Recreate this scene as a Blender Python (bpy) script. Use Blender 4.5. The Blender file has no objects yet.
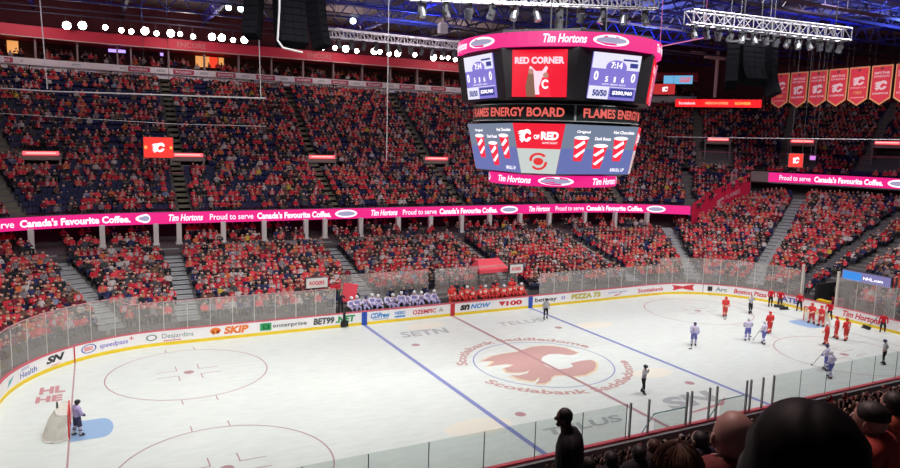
import bpy, bmesh, math, random
import numpy as np
from mathutils import Vector, Matrix
random.seed(7); RNG = np.random.default_rng(11)
SC = bpy.context.scene; COL = SC.collection
PI = math.pi

# ------------------------------------------------------------------ camera
CAM = Vector((-25.6315, -35.8515, 14.2197)); YAW, PIT, ROL, FPX = .4769, .1342, .0274, 690.48
_f = Vector((math.sin(YAW)*math.cos(PIT), math.cos(YAW)*math.cos(PIT), -math.sin(PIT)))
_r = Vector((math.cos(YAW), -math.sin(YAW), 0)); _u = _r.cross(_f)
CR = _r*math.cos(ROL)+_u*math.sin(ROL); CU = -_r*math.sin(ROL)+_u*math.cos(ROL)
cam = bpy.data.cameras.new('camera'); camo = bpy.data.objects.new('camera', cam); COL.objects.link(camo)
cam.sensor_width = 36; cam.lens = FPX/900*36; cam.clip_start = .05; cam.clip_end = 400
camo.matrix_world = Matrix(((CR.x, CU.x, -_f.x, CAM.x), (CR.y, CU.y, -_f.y, CAM.y), (CR.z, CU.z, -_f.z, CAM.z), (0, 0, 0, 1)))
SC.camera = camo
# ------------------------------------------------------------------ world, lights, exposure
w = bpy.data.worlds.new('world'); SC.world = w; w.use_nodes = True
w.node_tree.nodes['Background'].inputs[0].default_value = (.30, .22, .45, 1)
w.node_tree.nodes['Background'].inputs[1].default_value = .13
SC.view_settings.view_transform = 'Standard'; SC.view_settings.look = 'None'
SC.view_settings.gamma = 1; SC.view_settings.use_curve_mapping = False
SC.view_settings.exposure = 0.10
def area(name, loc, size, sizey, power, color, aim, spread=PI):
    l = bpy.data.lights.new(name, 'AREA'); l.shape = 'RECTANGLE'; l.size = size; l.size_y = sizey
    l.energy = power; l.color = color; l.spread = spread
    o = bpy.data.objects.new(name, l); COL.objects.link(o); o.location = loc
    o.rotation_euler = (Vector(aim)-Vector(loc)).to_track_quat('-Z', 'Y').to_euler()
    return o
# the rink floodlight banks on the catwalks above the ice
for x in (-25, -9, 9, 25):
    area('rink_floodlight_bank', (x, 9, 28.5), 9, 2, 1050, (1, .98, .95), (x, 3, 0), math.radians(125))
    area('rink_floodlight_bank', (x, -11, 28.3), 9, 2, 2450, (1, .985, .96), (x, 11, 0), math.radians(112))
# softer house lighting over the far seats
for x in (-26, 0, 26):
    area('house_and_fill_bank', (x, 20, 27.5), 10, 2, 550, (1, .80, .86), (x, 27, 5), math.radians(130))
area('house_and_fill_bank', (30, 3, 27.5), 2, 10, 1500, (1, .80, .86), (46, 14, 9), math.radians(130))
area('house_and_fill_bank', (-20, -24, 27), 6, 1, 700, (1, .72, .68), (-20, -33, 11), math.radians(100))  # unseen fill added above the near stand to brighten the foreground heads
for p in ((-30, 46), (-16, 47.5), (2, 47.5), (18, 47)):  # unseen point lights added among the floodlights to brighten the red fascia
    l = bpy.data.lights.new('fascia_fill_light', 'POINT'); l.energy = 650; l.color = (1, .8, .75); l.shadow_soft_size = .5
    o = bpy.data.objects.new('fascia_fill_light', l); COL.objects.link(o); o.location = (p[0], p[1], 25.6)
# blue effect lights washing the roof steel
for p, e in (((-22, 30, 23.5), 500), ((4, 30, 24), 500), ((45, 5, 24), 700), ((30, 25, 23.5), 600), ((20, -5, 24.5), 400)):
    l = bpy.data.lights.new('blue_roof_light', 'SPOT'); l.energy = e*9; l.color = (.12, .2, 1); l.spot_size = 2.6; l.shadow_soft_size = .3
    o = bpy.data.objects.new('blue_roof_light', l); COL.objects.link(o); o.location = p; o.rotation_euler = (PI, 0, 0)

# ------------------------------------------------------------------ materials
MATS = {}
def M(name, col=(.5, .5, .5), rough=.6, metal=0, em=0, emc=None, noise=0, nscale=8, spec=None, bump=0):
    if name in MATS: return MATS[name]
    m = bpy.data.materials.new(name); m.use_nodes = True; nt = m.node_tree; b = nt.nodes['Principled BSDF']
    b.inputs['Base Color'].default_value = (*col, 1); b.inputs['Roughness'].default_value = rough
    b.inputs['Metallic'].default_value = metal
    if spec is not None: b.inputs['Specular IOR Level'].default_value = spec
    if em:
        b.inputs['Emission Color'].default_value = (*(emc or col), 1); b.inputs['Emission Strength'].default_value = em
    if noise or bump:
        tc = nt.nodes.new('ShaderNodeTexCoord'); n = nt.nodes.new('ShaderNodeTexNoise')
        n.inputs['Scale'].default_value = nscale; n.inputs['Detail'].default_value = 5
        nt.links.new(tc.outputs['Object'], n.inputs['Vector'])
        if noise:
            mx = nt.nodes.new('ShaderNodeMix'); mx.data_type = 'RGBA'
            mx.inputs['A'].default_value = (*[c*(1-noise) for c in col], 1); mx.inputs['B'].default_value = (*[min(1, c*(1+noise)) for c in col], 1)
            nt.links.new(n.outputs['Fac'], mx.inputs['Factor']); nt.links.new(mx.outputs['Result'], b.inputs['Base Color'])
        if bump:
            bp = nt.nodes.new('ShaderNodeBump'); bp.inputs['Strength'].default_value = bump
            nt.links.new(n.outputs['Fac'], bp.inputs['Height']); nt.links.new(bp.outputs['Normal'], b.inputs['Normal'])
    MATS[name] = m; return m
def tintmat(name, rough=.8):
    m = bpy.data.materials.new(name); m.use_nodes = True; nt = m.node_tree; b = nt.nodes['Principled BSDF']
    a = nt.nodes.new('ShaderNodeAttribute'); a.attribute_name = 'tint'
    n = nt.nodes.new('ShaderNodeTexNoise'); n.inputs['Scale'].default_value = 9
    tc = nt.nodes.new('ShaderNodeTexCoord'); nt.links.new(tc.outputs['Object'], n.inputs['Vector'])
    mr = nt.nodes.new('ShaderNodeMapRange'); mr.inputs['To Min'].default_value = .75; mr.inputs['To Max'].default_value = 1.2
    nt.links.new(n.outputs['Fac'], mr.inputs['Value'])
    mx = nt.nodes.new('ShaderNodeVectorMath'); mx.operation = 'SCALE'
    nt.links.new(a.outputs['Color'], mx.inputs[0]); nt.links.new(mr.outputs['Result'], mx.inputs['Scale'])
    nt.links.new(mx.outputs['Vector'], b.inputs['Base Color']); b.inputs['Roughness'].default_value = rough
    b.inputs['Specular IOR Level'].default_value = .2
    MATS[name] = m; return m
def led(name, col=(1, 1, 1), s=1.0): return M(name, (0.01, .01, .01), .5, em=s, emc=col)
TINT = tintmat('clothing')
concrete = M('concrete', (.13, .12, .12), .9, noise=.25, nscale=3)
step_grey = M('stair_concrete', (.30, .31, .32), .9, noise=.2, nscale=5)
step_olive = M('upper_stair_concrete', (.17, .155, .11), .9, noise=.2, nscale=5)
black = M('black_paint', (.012, .012, .014), .6)
darkgrey = M('dark_grey_metal', (.06, .06, .065), .5)
midgrey = M('grey_metal', (.3, .3, .31), .4, .6)
silver = M('aluminium', (.62, .6, .66), .35, .7)
white = M('white_plastic', (.75, .75, .75), .45)
whitep = M('white_paint', (.62, .60, .58), .6)
redp = M('red_paint', (.55, .02, .035), .5)
yellow = M('yellow_kickplate', (.85, .62, .02), .45)
bluep = M('blue_paint', (.02, .08, .42), .5)
seatm = M('seat_plastic', (.018, .022, .075), .5)

# ------------------------------------------------------------------ mesh helpers
class MB:
    def __init__(s): s.v = []; s.f = []; s.mi = []; s.m = 0
    def add(s, vs, fs):
        o = len(s.v); s.v += [tuple(p) for p in vs]; s.f += [tuple(i+o for i in f) for f in fs]; s.mi += [s.m]*len(fs)
    def box(s, c, d, R=None, top=1.0):
        vs = []
        for z in (-.5, .5):
            k = top if z > 0 else 1
            for x, y in ((-.5, -.5), (.5, -.5), (.5, .5), (-.5, .5)): vs.append(Vector((x*d[0]*k, y*d[1]*k, z*d[2])))
        if R is not None: vs = [R @ v for v in vs]
        vs = [v+Vector(c) for v in vs]
        s.add(vs, [(3, 2, 1, 0), (4, 5, 6, 7), (0, 1, 5, 4), (1, 2, 6, 5), (2, 3, 7, 6), (3, 0, 4, 7)])
    def bar(s, a, b, wdt, h=None, up=(0, 0, 1)):
        a = Vector(a); b = Vector(b); d = (b-a); L = d.length
        if L < 1e-6: return
        d.normalize(); up = Vector(up)
        if abs(d.dot(up)) > .98: up = Vector((0, 1, 0))
        x = d.cross(up).normalized(); z = x.cross(d)
        R = Matrix((x, d, z)).transposed()
        s.box((a+b)/2, (wdt, L, h or wdt), R)
    def tube(s, a, b, r, n=8, r2=None, cap=True):
        a = Vector(a); b = Vector(b); d = (b-a).normalized(); up = Vector((0, 0, 1)) if abs(d.z) < .95 else Vector((0, 1, 0))
        x = d.cross(up).normalized(); y = x.cross(d); r2 = r if r2 is None else r2
        vs = [a+(x*math.cos(t)+y*math.sin(t))*r for t in [2*PI*i/n for i in range(n)]]+[b+(x*math.cos(t)+y*math.sin(t))*r2 for t in [2*PI*i/n for i in range(n)]]
        fs = [(i, (i+1) % n, n+(i+1) % n, n+i) for i in range(n)]
        if cap: fs += [tuple(range(n-1, -1, -1)), tuple(range(n, 2*n))]
        s.add(vs, fs)
    def path(s, pts, r, n=6):
        for a, b in zip(pts[:-1], pts[1:]): s.tube(a, b, r, n)
    def ball(s, c, r, seg=10, ring=7, sc=(1, 1, 1)):
        vs = [Vector((0, 0, 1))]; fs = []
        for i in range(1, ring):
            a = PI*i/ring
            for j in range(seg): b = 2*PI*j/seg; vs.append(Vector((math.sin(a)*math.cos(b), math.sin(a)*math.sin(b), math.cos(a))))
        vs.append(Vector((0, 0, -1)))
        for j in range(seg): fs.append((0, 1+j, 1+(j+1) % seg))
        for i in range(ring-2):
            for j in range(seg): a = 1+i*seg; fs.append((a+j, a+seg+j, a+seg+(j+1) % seg, a+(j+1) % seg))
        a = 1+(ring-2)*seg
        for j in range(seg): fs.append((a+j, len(vs)-1, a+(j+1) % seg))
        s.add([Vector((v.x*sc[0], v.y*sc[1], v.z*sc[2]))*r+Vector(c) for v in vs], fs)
    def prism(s, poly, fn, t0, t1):
        """outline poly (2D) between depths t0 and t1; fn(x, y, t) -> point"""
        n = len(poly)
        s.add([fn(x, y, t0) for x, y in poly]+[fn(x, y, t1) for x, y in poly],
              [tuple(range(n)), tuple(range(2*n-1, n-1, -1))]+[(i, n+i, n+(i+1) % n, (i+1) % n) for i in range(n)])
    def build(s, name, mat, parent=None, loc=None, smooth=False):
        me = bpy.data.meshes.new(name); me.from_pydata(s.v, [], s.f); me.validate()
        for m in (mat if isinstance(mat, (list, tuple)) else [mat]): me.materials.append(m)
        if len(me.materials) > 1 and len(s.mi) == len(me.polygons): me.polygons.foreach_set('material_index', s.mi)
        if smooth: me.polygons.foreach_set('use_smooth', [True]*len(me.polygons))
        bm = bmesh.new(); bm.from_mesh(me); bmesh.ops.recalc_face_normals(bm, faces=bm.faces); bm.to_mesh(me); bm.free()
        return link(name, me, parent, loc)
def link(name, me, parent=None, loc=None):
    o = bpy.data.objects.new(name, me); COL.objects.link(o)
    if parent: o.parent = parent
    if loc is not None: o.location = loc
    return o
def tag(o, label=None, cat=None, group=None, kind=None):
    if label: o['label'] = label
    if cat: o['category'] = cat
    if group: o['group'] = group
    if kind: o['kind'] = kind
    return o
def empty(name, loc=(0, 0, 0), rz=0, label=None, cat=None, group=None, kind=None):
    o = bpy.data.objects.new(name, None); COL.objects.link(o); o.location = loc; o.rotation_euler = (0, 0, rz); o.empty_display_size = .2
    return tag(o, label, cat, group, kind)
def copy_tree(o, parent=None):
    c = o.copy(); COL.objects.link(c); c.parent = parent
    for ch in [k for k in o.children]: copy_tree(ch, c)
    return c

# ------------------------------------------------------------------ the rink outline: u runs along the boards, d outward
RC = 8.53; HX = 30.48; HY = 12.95; SX = HX-RC; SY = HY-RC; AR = RC*PI/2
SEG = [SY, AR, 2*SX, AR, 2*SY, AR, 2*SX, AR, SY]; TOT = sum(SEG)
U1 = SY; U2 = U1+AR; U3 = U2+2*SX; U4 = U3+AR; U5 = U4+2*SY; U6 = U5+AR; U7 = U6+2*SX; U8 = U7+AR
def P(u, d=0.0):
    u = u % TOT
    if u < U1: return (-HX-d, u), (-1, 0)
    if u < U2:
        a = PI/2*(u-U1)/AR; n = (-math.cos(a), math.sin(a)); return (-SX+n[0]*(RC+d), SY+n[1]*(RC+d)), n
    if u < U3: return (-SX+u-U2, HY+d), (0, 1)
    if u < U4:
        a = PI/2*(u-U3)/AR; n = (math.sin(a), math.cos(a)); return (SX+n[0]*(RC+d), SY+n[1]*(RC+d)), n
    if u < U5: return (HX+d, SY-(u-U4)), (1, 0)
    if u < U6:
        a = PI/2*(u-U5)/AR; n = (math.cos(a), -math.sin(a)); return (SX+n[0]*(RC+d), -SY+n[1]*(RC+d)), n
    if u < U7: return (SX-(u-U6), -HY-d), (0, -1)
    if u < U8:
        a = PI/2*(u-U7)/AR; n = (-math.sin(a), -math.cos(a)); return (-SX+n[0]*(RC+d), -SY+n[1]*(RC+d)), n
    return (-HX-d, -SY+(u-U8)), (-1, 0)
def p3(u, d, z): (x, y), n = P(u, d); return Vector((x, y, z))
def usc(u, d):
    u = u % TOT
    arc = U1 < u < U2 or U3 < u < U4 or U5 < u < U6 or U7 < u < U8
    return (RC+d)/RC if arc else 1.0
def us(u0, u1, step=1.0):
    br = sorted({u0, u1} | {b for b in (U1, U2, U3, U4, U5, U6, U7, U8) if u0 < b < u1}); out = []
    for a, b in zip(br[:-1], br[1:]):
        n = max(1, int(math.ceil((b-a)/step))); out += [a+(b-a)*i/n for i in range(n)]
    return out+[u1]
def sweep(mb, u0, u1, prof, step=1.0, close=False, caps=False):
    """sweep a (d, z) profile (list, or function of u) along the rink outline"""
    U = us(u0, u1, step); rows = []
    for u in U:
        pr = prof(u) if callable(prof) else prof
        rows.append([p3(u, d, z) for d, z in pr])
    n = len(rows[0]); vs = [v for r in rows for v in r]; fs = []
    for i in range(len(U)-1):
        for j in range(n if close else n-1):
            k = (j+1) % n; fs.append((i*n+j, (i+1)*n+j, (i+1)*n+k, i*n+k))
    if caps: fs += [tuple(range(n)), tuple(range(len(vs)-1, len(vs)-n-1, -1))]
    mb.add(vs, fs)
def uX(x): return U2+x+SX                 # on the far straight
def uA(deg): return U3+AR*deg/90          # right far corner
def uL(deg): return U2-AR*deg/90          # left far corner
def uE(y): return U4+SY-y                 # right end
def uN(x): return U6+SX-x                 # near straight

# ------------------------------------------------------------------ text
_TX = {}
def text2d(s, shear=0.0, bold=0.02):
    k = (s, shear, bold)
    if k in _TX: return _TX[k]
    c = bpy.data.curves.new('t', 'FONT'); c.body = s; c.size = 1; c.shear = shear; c.offset = bold; c.resolution_u = 3; c.fill_mode = 'FRONT'
    o = bpy.data.objects.new('t', c); COL.objects.link(o); bpy.context.view_layer.update()
    me = bpy.data.meshes.new_from_object(o.evaluated_get(bpy.context.evaluated_depsgraph_get()))
    v = [(p.co.x, p.co.y) for p in me.vertices]; f = [tuple(q.vertices) for q in me.polygons]
    bpy.data.objects.remove(o); bpy.data.curves.remove(c); bpy.data.meshes.remove(me)
    x0 = min(a for a, b in v); x1 = max(a for a, b in v); y0 = min(b for a, b in v); y1 = max(b for a, b in v)
    v = [((a-x0)/(x1-x0), (b-y0)/(y1-y0)) for a, b in v]; _TX[k] = (v, f); return _TX[k]
def text(name, s, fn, mat, parent, shear=0, bold=.02):
    v, f = text2d(s, shear, bold); mb = MB(); mb.add([fn(a, b) for a, b in v], f)
    me = bpy.data.meshes.new(name); me.from_pydata(mb.v, [], mb.f); me.materials.append(mat); return link(name, me, parent)
def shape(name, polys, fn, mat, parent):
    """flat printed shape; polys in unit coords"""
    mb = MB()
    for po in polys: mb.add([fn(x, y) for x, y in po], [tuple(range(len(po)))])
    me = bpy.data.meshes.new(name); me.from_pydata(mb.v, [], mb.f)
    for m in (mat if isinstance(mat, list) else [mat]): me.materials.append(m)
    return link(name, me, parent)
def ell(cx, cy, rx, ry, n=24): return [(cx+rx*math.cos(2*PI*i/n), cy+ry*math.sin(2*PI*i/n)) for i in range(n)]
def ringquads(cx, cy, rx, ry, w, n=32, a0=0, a1=2*PI):
    out = []
    for i in range(n):
        a = a0+(a1-a0)*i/n; b = a0+(a1-a0)*(i+1)/n
        out.append([(cx+rx*math.cos(a), cy+ry*math.sin(a)), (cx+rx*math.cos(b), cy+ry*math.sin(b)), (cx+(rx-w)*math.cos(b), cy+(ry-w*ry/rx)*math.sin(b)), (cx+(rx-w)*math.cos(a), cy+(ry-w*ry/rx)*math.sin(a))])
    return out
FLC = [(3.49,.86),(3.34,2.04),(2.85,2.72),(2.15,3.1),(1.24,3.18),(.23,2.83),(-.37,2.61),(-1.44,2.6),(-2.46,2.39),(-3.62,1.75),(-3.0,1.58),(-2.9,1.35),(-3.74,.7),(-3.04,.69),(-2.35,.65),(-2.03,.36),(-2.49,.14),(-2.97,.06),(-3.17,-.67),(-2.81,-.98),(-2.18,-1.09),(-1.69,-.98),(-2.17,-1.39),(-2.87,-1.51),(-3.31,-1.22),(-3.12,-2.11),(-2.67,-2.66),(-2.38,-2.64),(-1.84,-2.21),(-2.2,-2.75),(-2.7,-3.1),(-2.17,-3.32),(-1.5,-3.0),(-1.2,-2.6),(-.74,-2.35),(-.3,-2.48),(.14,-2.9),(1.02,-3.03),(2.15,-2.54),(2.89,-1.84),(3.32,-1.19),(3.28,-.74),(2.56,-.66),(1.6,-.81),(1.37,-1.42),(.8,-1.58),(.23,-1.54),(-.22,-1.16),(-.24,-.55),(.09,.35),(.62,1.0),(1.4,1.35),(2.05,1.17),(2.48,.68),(2.9,.6)]
FC1 = [(x/7.2+.5, y/6.6+.5) for x, y in FLC]
def flaming(name, fn, mat, parent): return shape(name, [FC1], fn, mat, parent)
def on_boards(u0, u1, z0, z1, d=-.012):
    return lambda s, t: p3(u0+(u1-u0)*s, d, z0+(z1-z0)*t)
def planefn(o, ex, ey, off):
    o = Vector(o); ex = Vector(ex); ey = Vector(ey); n = ex.cross(ey).normalized()*off
    return lambda s, t: o+ex*s+ey*t+n
def sub(fn, x0, x1, y0, y1): return lambda s, t: fn(x0+(x1-x0)*s, y0+(y1-y0)*t)

# ------------------------------------------------------------------ setting: floor, roof, walls
mb = MB(); mb.box((10, 5, -.15), (150, 130, .2)); tag(mb.build('floor', concrete), 'grey concrete floor under the rink and the stands', kind='structure')
ceil_m = M('roof_panels', (.20, .165, .17), .9, noise=.5, nscale=.35)
mb = MB(); mb.box((10, 5, 29.6), (150, 130, .3)); tag(mb.build('ceiling', ceil_m), 'dark roof deck above the steel beams', kind='structure')
# ice
ice = bpy.data.materials.new('ice'); ice.use_nodes = True; nt = ice.node_tree; b = nt.nodes['Principled BSDF']
tc = nt.nodes.new('ShaderNodeTexCoord'); n1 = nt.nodes.new('ShaderNodeTexNoise'); n1.inputs['Scale'].default_value = .9; n1.inputs['Detail'].default_value = 8
mp = nt.nodes.new('ShaderNodeMapping'); mp.inputs['Scale'].default_value = (1, 3.5, 1); mp.inputs['Rotation'].default_value = (0, 0, .25)
nt.links.new(tc.outputs['Object'], mp.inputs['Vector']); nt.links.new(mp.outputs['Vector'], n1.inputs['Vector'])
cr = nt.nodes.new('ShaderNodeValToRGB'); cr.color_ramp.elements[0].position = .25; cr.color_ramp.elements[0].color = (.61, .66, .63, 1)
cr.color_ramp.elements[1].position = .7; cr.color_ramp.elements[1].color = (.69, .74, .71, 1)
nt.links.new(n1.outputs['Fac'], cr.inputs['Fac']); nt.links.new(cr.outputs['Color'], b.inputs['Base Color'])
b.inputs['Roughness'].default_value = .34; b.inputs['Specular IOR Level'].default_value = .35
n2 = nt.nodes.new('ShaderNodeTexNoise'); n2.inputs['Scale'].default_value = 3; n2.inputs['Detail'].default_value = 8
bp = nt.nodes.new('ShaderNodeBump'); bp.inputs['Strength'].default_value = .08; nt.links.new(mp.outputs['Vector'], n2.inputs['Vector'])
nt.links.new(n2.outputs['Fac'], bp.inputs['Height']); nt.links.new(bp.outputs['Normal'], b.inputs['Normal'])
mb = MB(); U = us(0, TOT, .6)[:-1]; n = len(U)
mb.add([p3(u, 0, .02) for u in U]+[p3(u, 0, -.05) for u in U], [tuple(range(n)), tuple(range(2*n-1, n-1, -1))]+[(i, n+i, n+(i+1) % n, (i+1) % n) for i in range(n)])
ICE = tag(mb.build('ice_surface', ice), 'pale scraped ice sheet filling the hockey rink', kind='structure')
# painted markings under the ice sheen
def icefn(x0, y0, x1, y1, z=.026): return lambda s, t: Vector((x0+(x1-x0)*s, y0+(y1-y0)*t, z))
def idm(x, y): return Vector((x, y, .026))
red_ice = M('red_ice_paint', (.52, .24, .26), .4); red_thin = M('red_line_paint', (.42, .24, .26), .4)
blue_ice = M('blue_line_paint', (.21, .25, .50), .4); crease_m = M('crease_blue_paint', (.27, .42, .64), .4)
grey_ice = M('grey_ice_print', (.38, .40, .41), .4); pale_yel = M('yellow_ice_paint', (.70, .58, .38), .4); logo_red = M('logo_red_ice_paint', (.52, .32, .30), .4)
for x in (-7.62, 7.62): shape('blue_line', [[(x-.15, -HY), (x+.15, -HY), (x+.15, HY), (x-.15, HY)]], idm, blue_ice, ICE)
shape('centre_line', [[(-.13, -HY), (.13, -HY), (.13, HY), (-.13, HY)]], lambda x, y: Vector((x, y, .0285)), red_thin, ICE)
gy = 11.2
for x in (-27.13, 27.13): shape('goal_line', [[(x-.04, -gy), (x+.04, -gy), (x+.04, gy), (x-.04, gy)]], lambda x, y: Vector((x, y, .0275)), red_thin, ICE)
shape('centre_circle', ringquads(0, 0, 4.6, 4.6, .08, 64), idm, blue_ice, ICE)
for cx in (-21.03, 21.03):
    for cy in (-6.71, 6.71):
        q = ringquads(cx, cy, 4.57, 4.57, .07, 56)
        for sx in (-1, 1):
            for sy in (-1, 1):
                q.append([(cx+sx*.6, cy+sy*.45), (cx+sx*1.8, cy+sy*.45), (cx+sx*1.8, cy+sy*.51), (cx+sx*.6, cy+sy*.51)])
                q.append([(cx+sx*.6, cy+sy*.45), (cx+sx*.66, cy+sy*.45), (cx+sx*.66, cy+sy*1.35), (cx+sx*.6, cy+sy*1.35)])
                q.append([(cx+sx*.85, cy+sy*4.5), (cx+sx*.91, cy+sy*4.5), (cx+sx*.91, cy+sy*5.2), (cx+sx*.85, cy+sy*5.2)])
        q = [p if (lambda a: sum(a[i][0]*a[(i+1) % len(a)][1]-a[(i+1) % len(a)][0]*a[i][1] for i in range(len(a))) > 0)(p) else p[::-1] for p in q]
        shape('faceoff_circle', q, idm, red_thin, ICE); shape('faceoff_dot', [ell(cx, cy, .3, .3)], idm, red_thin, ICE)
for cx in (-6.1, 6.1):
    for cy in (-6.71, 6.71): shape('faceoff_dot', [ell(cx, cy, .3, .3)], idm, red_thin, ICE)
for s in (-1, 1):
    po = [(s*27.1, 1.22), (s*25.76, 1.22)]+[(s*(25.76-.5*math.cos(a)), 1.22*math.sin(a)) for a in [PI/2-PI*i/10 for i in range(1, 10)]]+[(s*25.76, -1.22), (s*27.1, -1.22)]
    shape('goal_crease', [po[::-1] if s < 0 else po], idm, crease_m, ICE)
# centre logo: red flaming letter with pale yellow edge
c0 = (0, 0)
shape('centre_logo_edge', [[(x*1.05-.05, y*1.05-.05) for x, y in FLC]], lambda x, y: Vector((x, y, .0255)), pale_yel, ICE)
shape('centre_logo', [FLC], lambda x, y: Vector((x, y, .0275)), logo_red, ICE)
def arc_text(s, R0, h, a0, a1, top):
    v, f = text2d(s, 0, .03)
    pts = []
    for x, y in v:
        a = math.radians(a0+(a1-a0)*x); r = R0+h*y if top else R0+h-h*y
        pts.append((r*math.cos(a), r*math.sin(a)))
    return lambda mb: mb.add([Vector((x, y, .0265)) for x, y in pts], f)
for s, a0, a1, top in (('Scotiabank Saddledome', 164, 18, True), ('Scotiabank Saddledome', -163, -18, False)):
    mb = MB(); arc_text(s, 5.0, .72, a0, a1, top)(mb); me = bpy.data.meshes.new('circle_lettering'); me.from_pydata(mb.v, [], mb.f); me.materials.append(logo_red); link('circle_lettering', me, ICE)
text('ice_lettering', 'TELUS', icefn(-6.2, -9.6, -1.4, -8.8), grey_ice, ICE, .2, .03)
text('ice_lettering', 'SN', icefn(2.0, -9.6, 6.0, -8.0), grey_ice, ICE, .2, .05)
shape('ice_swoosh', [[(2.3, -10.3), (5.2, -10.1), (6.3, -9.2), (5.2, -9.8), (2.6, -10.15)]], idm, red_ice, ICE)
text('ice_lettering', 'SETN', icefn(-6.2, 8.6, -2.2, 10.0), grey_ice, ICE, .2, .03)
text('ice_lettering', 'TELUS', icefn(2.2, 8.7, 6.4, 9.7), grey_ice, ICE, .2, .0)
shape('ice_glow', [ell(-3.4, 10.9, 1.7, .75)], lambda x, y: Vector((x, y, .0235)), M('pale_glow_ice', (.74, .72, .62), .4), ICE)  # these ovals paint the soft reflected glow of light onto the ice
shape('ice_glow', [ell(-8.9, -7.2, 1.9, .95)], lambda x, y: Vector((x, y, .0235)), M('pale_glow_ice'), ICE)
shape('ice_glow', [ell(9.3, 6.3, 1.7, .9)], lambda x, y: Vector((x, y, .0235)), M('pale_glow_ice'), ICE)
shape('ice_glow', [ell(5.3, -4.4, 1.5, .8)], lambda x, y: Vector((x, y, .0235)), M('pale_glow_ice'), ICE)
def icerot(x0, y0, x1, y1): return lambda s, t: Vector((x0+(x1-x0)*t, y1+(y0-y1)*s, .0262))
text('ice_lettering', 'HL', icefn(-28.75, 5.9, -27.5, 7.1), red_ice, ICE, 0, .05)
text('ice_lettering', 'HE', icefn(-28.85, 4.6, -27.6, 5.6), red_ice, ICE, 0, .05)

# ------------------------------------------------------------------ boards
board_m = M('white_board', (.88, .86, .87), .35); cap_m = M('red_cap', (.62, .09, .13), .45)
BO = empty('rink_boards', label='white rink boards with yellow kick plate and red cap around the ice', kind='structure')
GATE = (uE(3.0), uE(.45))
mb = MB()
for a, bb in ((0, GATE[0]), (GATE[1], TOT)): sweep(mb, a, bb, [(0, .2), (0, 1.03), (.14, 1.03), (.14, 0)], .8)
mb.build('board_panel', board_m, BO)
mb = MB(); sweep(mb, GATE[0], GATE[1], [(0, .2), (0, 1.03), (.14, 1.03), (.14, 0)], .8); mb.build('gate_panel', board_m, BO)
mb = MB(); sweep(mb, 0, TOT, [(0, 0), (-.02, 0), (-.02, .24), (0, .24)], .8); mb.build('kick_plate', yellow, BO)
mb = MB(); sweep(mb, 0, U5+1, [(-.02, 1.03), (-.02, 1.09), (.2, 1.09), (.2, 1.03)], .8); mb.build('cap_rail', cap_m, BO)
mb = MB(); sweep(mb, U5+1, TOT, [(-.02, .97), (-.02, 1.05), (.20, 1.05), (.20, .93)], .8); mb.build('cap_rail', M('bright_red_cap', (.80, .12, .15), .4), BO)
mb = MB(); sweep(mb, U5+1, TOT, [(.19, .95), (.34, .93), (.34, 0)], .8); mb.build('outer_panel', M('outer_grey', (.30, .28, .29), .6), BO)
for x in (-7.62, 7.62):
    shape('blue_stripe', [[(0, 0), (1, 0), (1, 1), (0, 1)]], on_boards(uX(x-.22), uX(x+.22), .0, 1.03, -.03), bluep, BO)
shape('red_stripe', [[(0, 0), (1, 0), (1, 1), (0, 1)]], on_boards(uX(-.2), uX(.2), .0, 1.03, -.03), redp, BO)
shape('red_stripe', [[(0, 0), (1, 0), (1, 1), (0, 1)]], on_boards(uL(37.9), uL(37.3), .0, 1.03, -.03), redp, BO)
gm = M('ad_grey', (.22, .30, .28), .5); om = M('ad_orange', (.85, .20, .03), .5); bm_ = M('ad_blue', (.06, .10, .45), .5); gr = M('ad_green', (.02, .32, .10), .5)
kb = M('ad_black', (.02, .02, .025), .5); rm = M('ad_red', (.65, .03, .05), .5); lb = M('ad_light_blue', (.05, .28, .65), .5); yl = M('ad_gold', (.55, .50, .08), .5)
def ad(s, u0, u1, z0, z1, m, sh=0, bold=.03): text('advertisement_lettering', s, on_boards(u0, u1, z0, z1), m, BO, sh, bold)
def adsh(polys, u0, u1, z0, z1, m): shape('advertisement_emblem', polys, on_boards(u0, u1, z0, z1), m, BO)
ad('Health', uL(66), uL(56), .38, .72, bm_, 0, .01); ad('your', uL(65), uL(60), .74, .92, bm_, 0, 0); adsh([[(0, 0), (.5, .3), (1, 1), (.3, .7)]], uL(76), uL(70), .4, .85, M('ad_teal', (.1, .45, .5)))
ad('SN', uL(51), uL(42), .48, .92, kb, .3, .05); adsh([[(0, .4), (.6, 0), (1, .7), (.6, .35)]], uL(50), uL(43.5), .28, .42, rm)
adsh(ringquads(.5, .5, .5, .5, .09), uL(34.5), uL(27.8), .38, .95, bm_); ad('ESSO', uL(33), uL(29.3), .55, .80, rm)
ad('speedpass', uL(26.5), uL(14.5), .42, .82, M('ad_violet', (.12, .10, .55)), .15, .01); adsh([[(.4, 0), (.6, 0), (.6, .4), (1, .4), (1, .6), (.6, .6), (.6, 1), (.4, 1), (.4, .6), (0, .6), (0, .4), (.4, .4)]], uL(14), uL(12), .68, .92, rm)
adsh(ringquads(.5, .5, .5, .5, .16), uX(-23.0), uX(-22.3), .42, .86, gm); ad('Desjardins', uX(-22.0), uX(-20.0), .42, .82, gm, 0, .005); ad('assurances', uX(-21.9), uX(-20.8), .30, .38, rm)
adsh([ell(.5, .55, .5, .45)], uX(-18.9), uX(-18.2), .40, .92, om); adsh([[(.2, 0), (.35, 0), (.35, .8), (.2, .8)], [(.65, 0), (.8, 0), (.8, .8), (.65, .8)]], uX(-18.9), uX(-18.2), .36, .80, board_m)
ad('SKIP', uX(-18.0), uX(-16.3), .38, .92, om, .2, .05)
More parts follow.
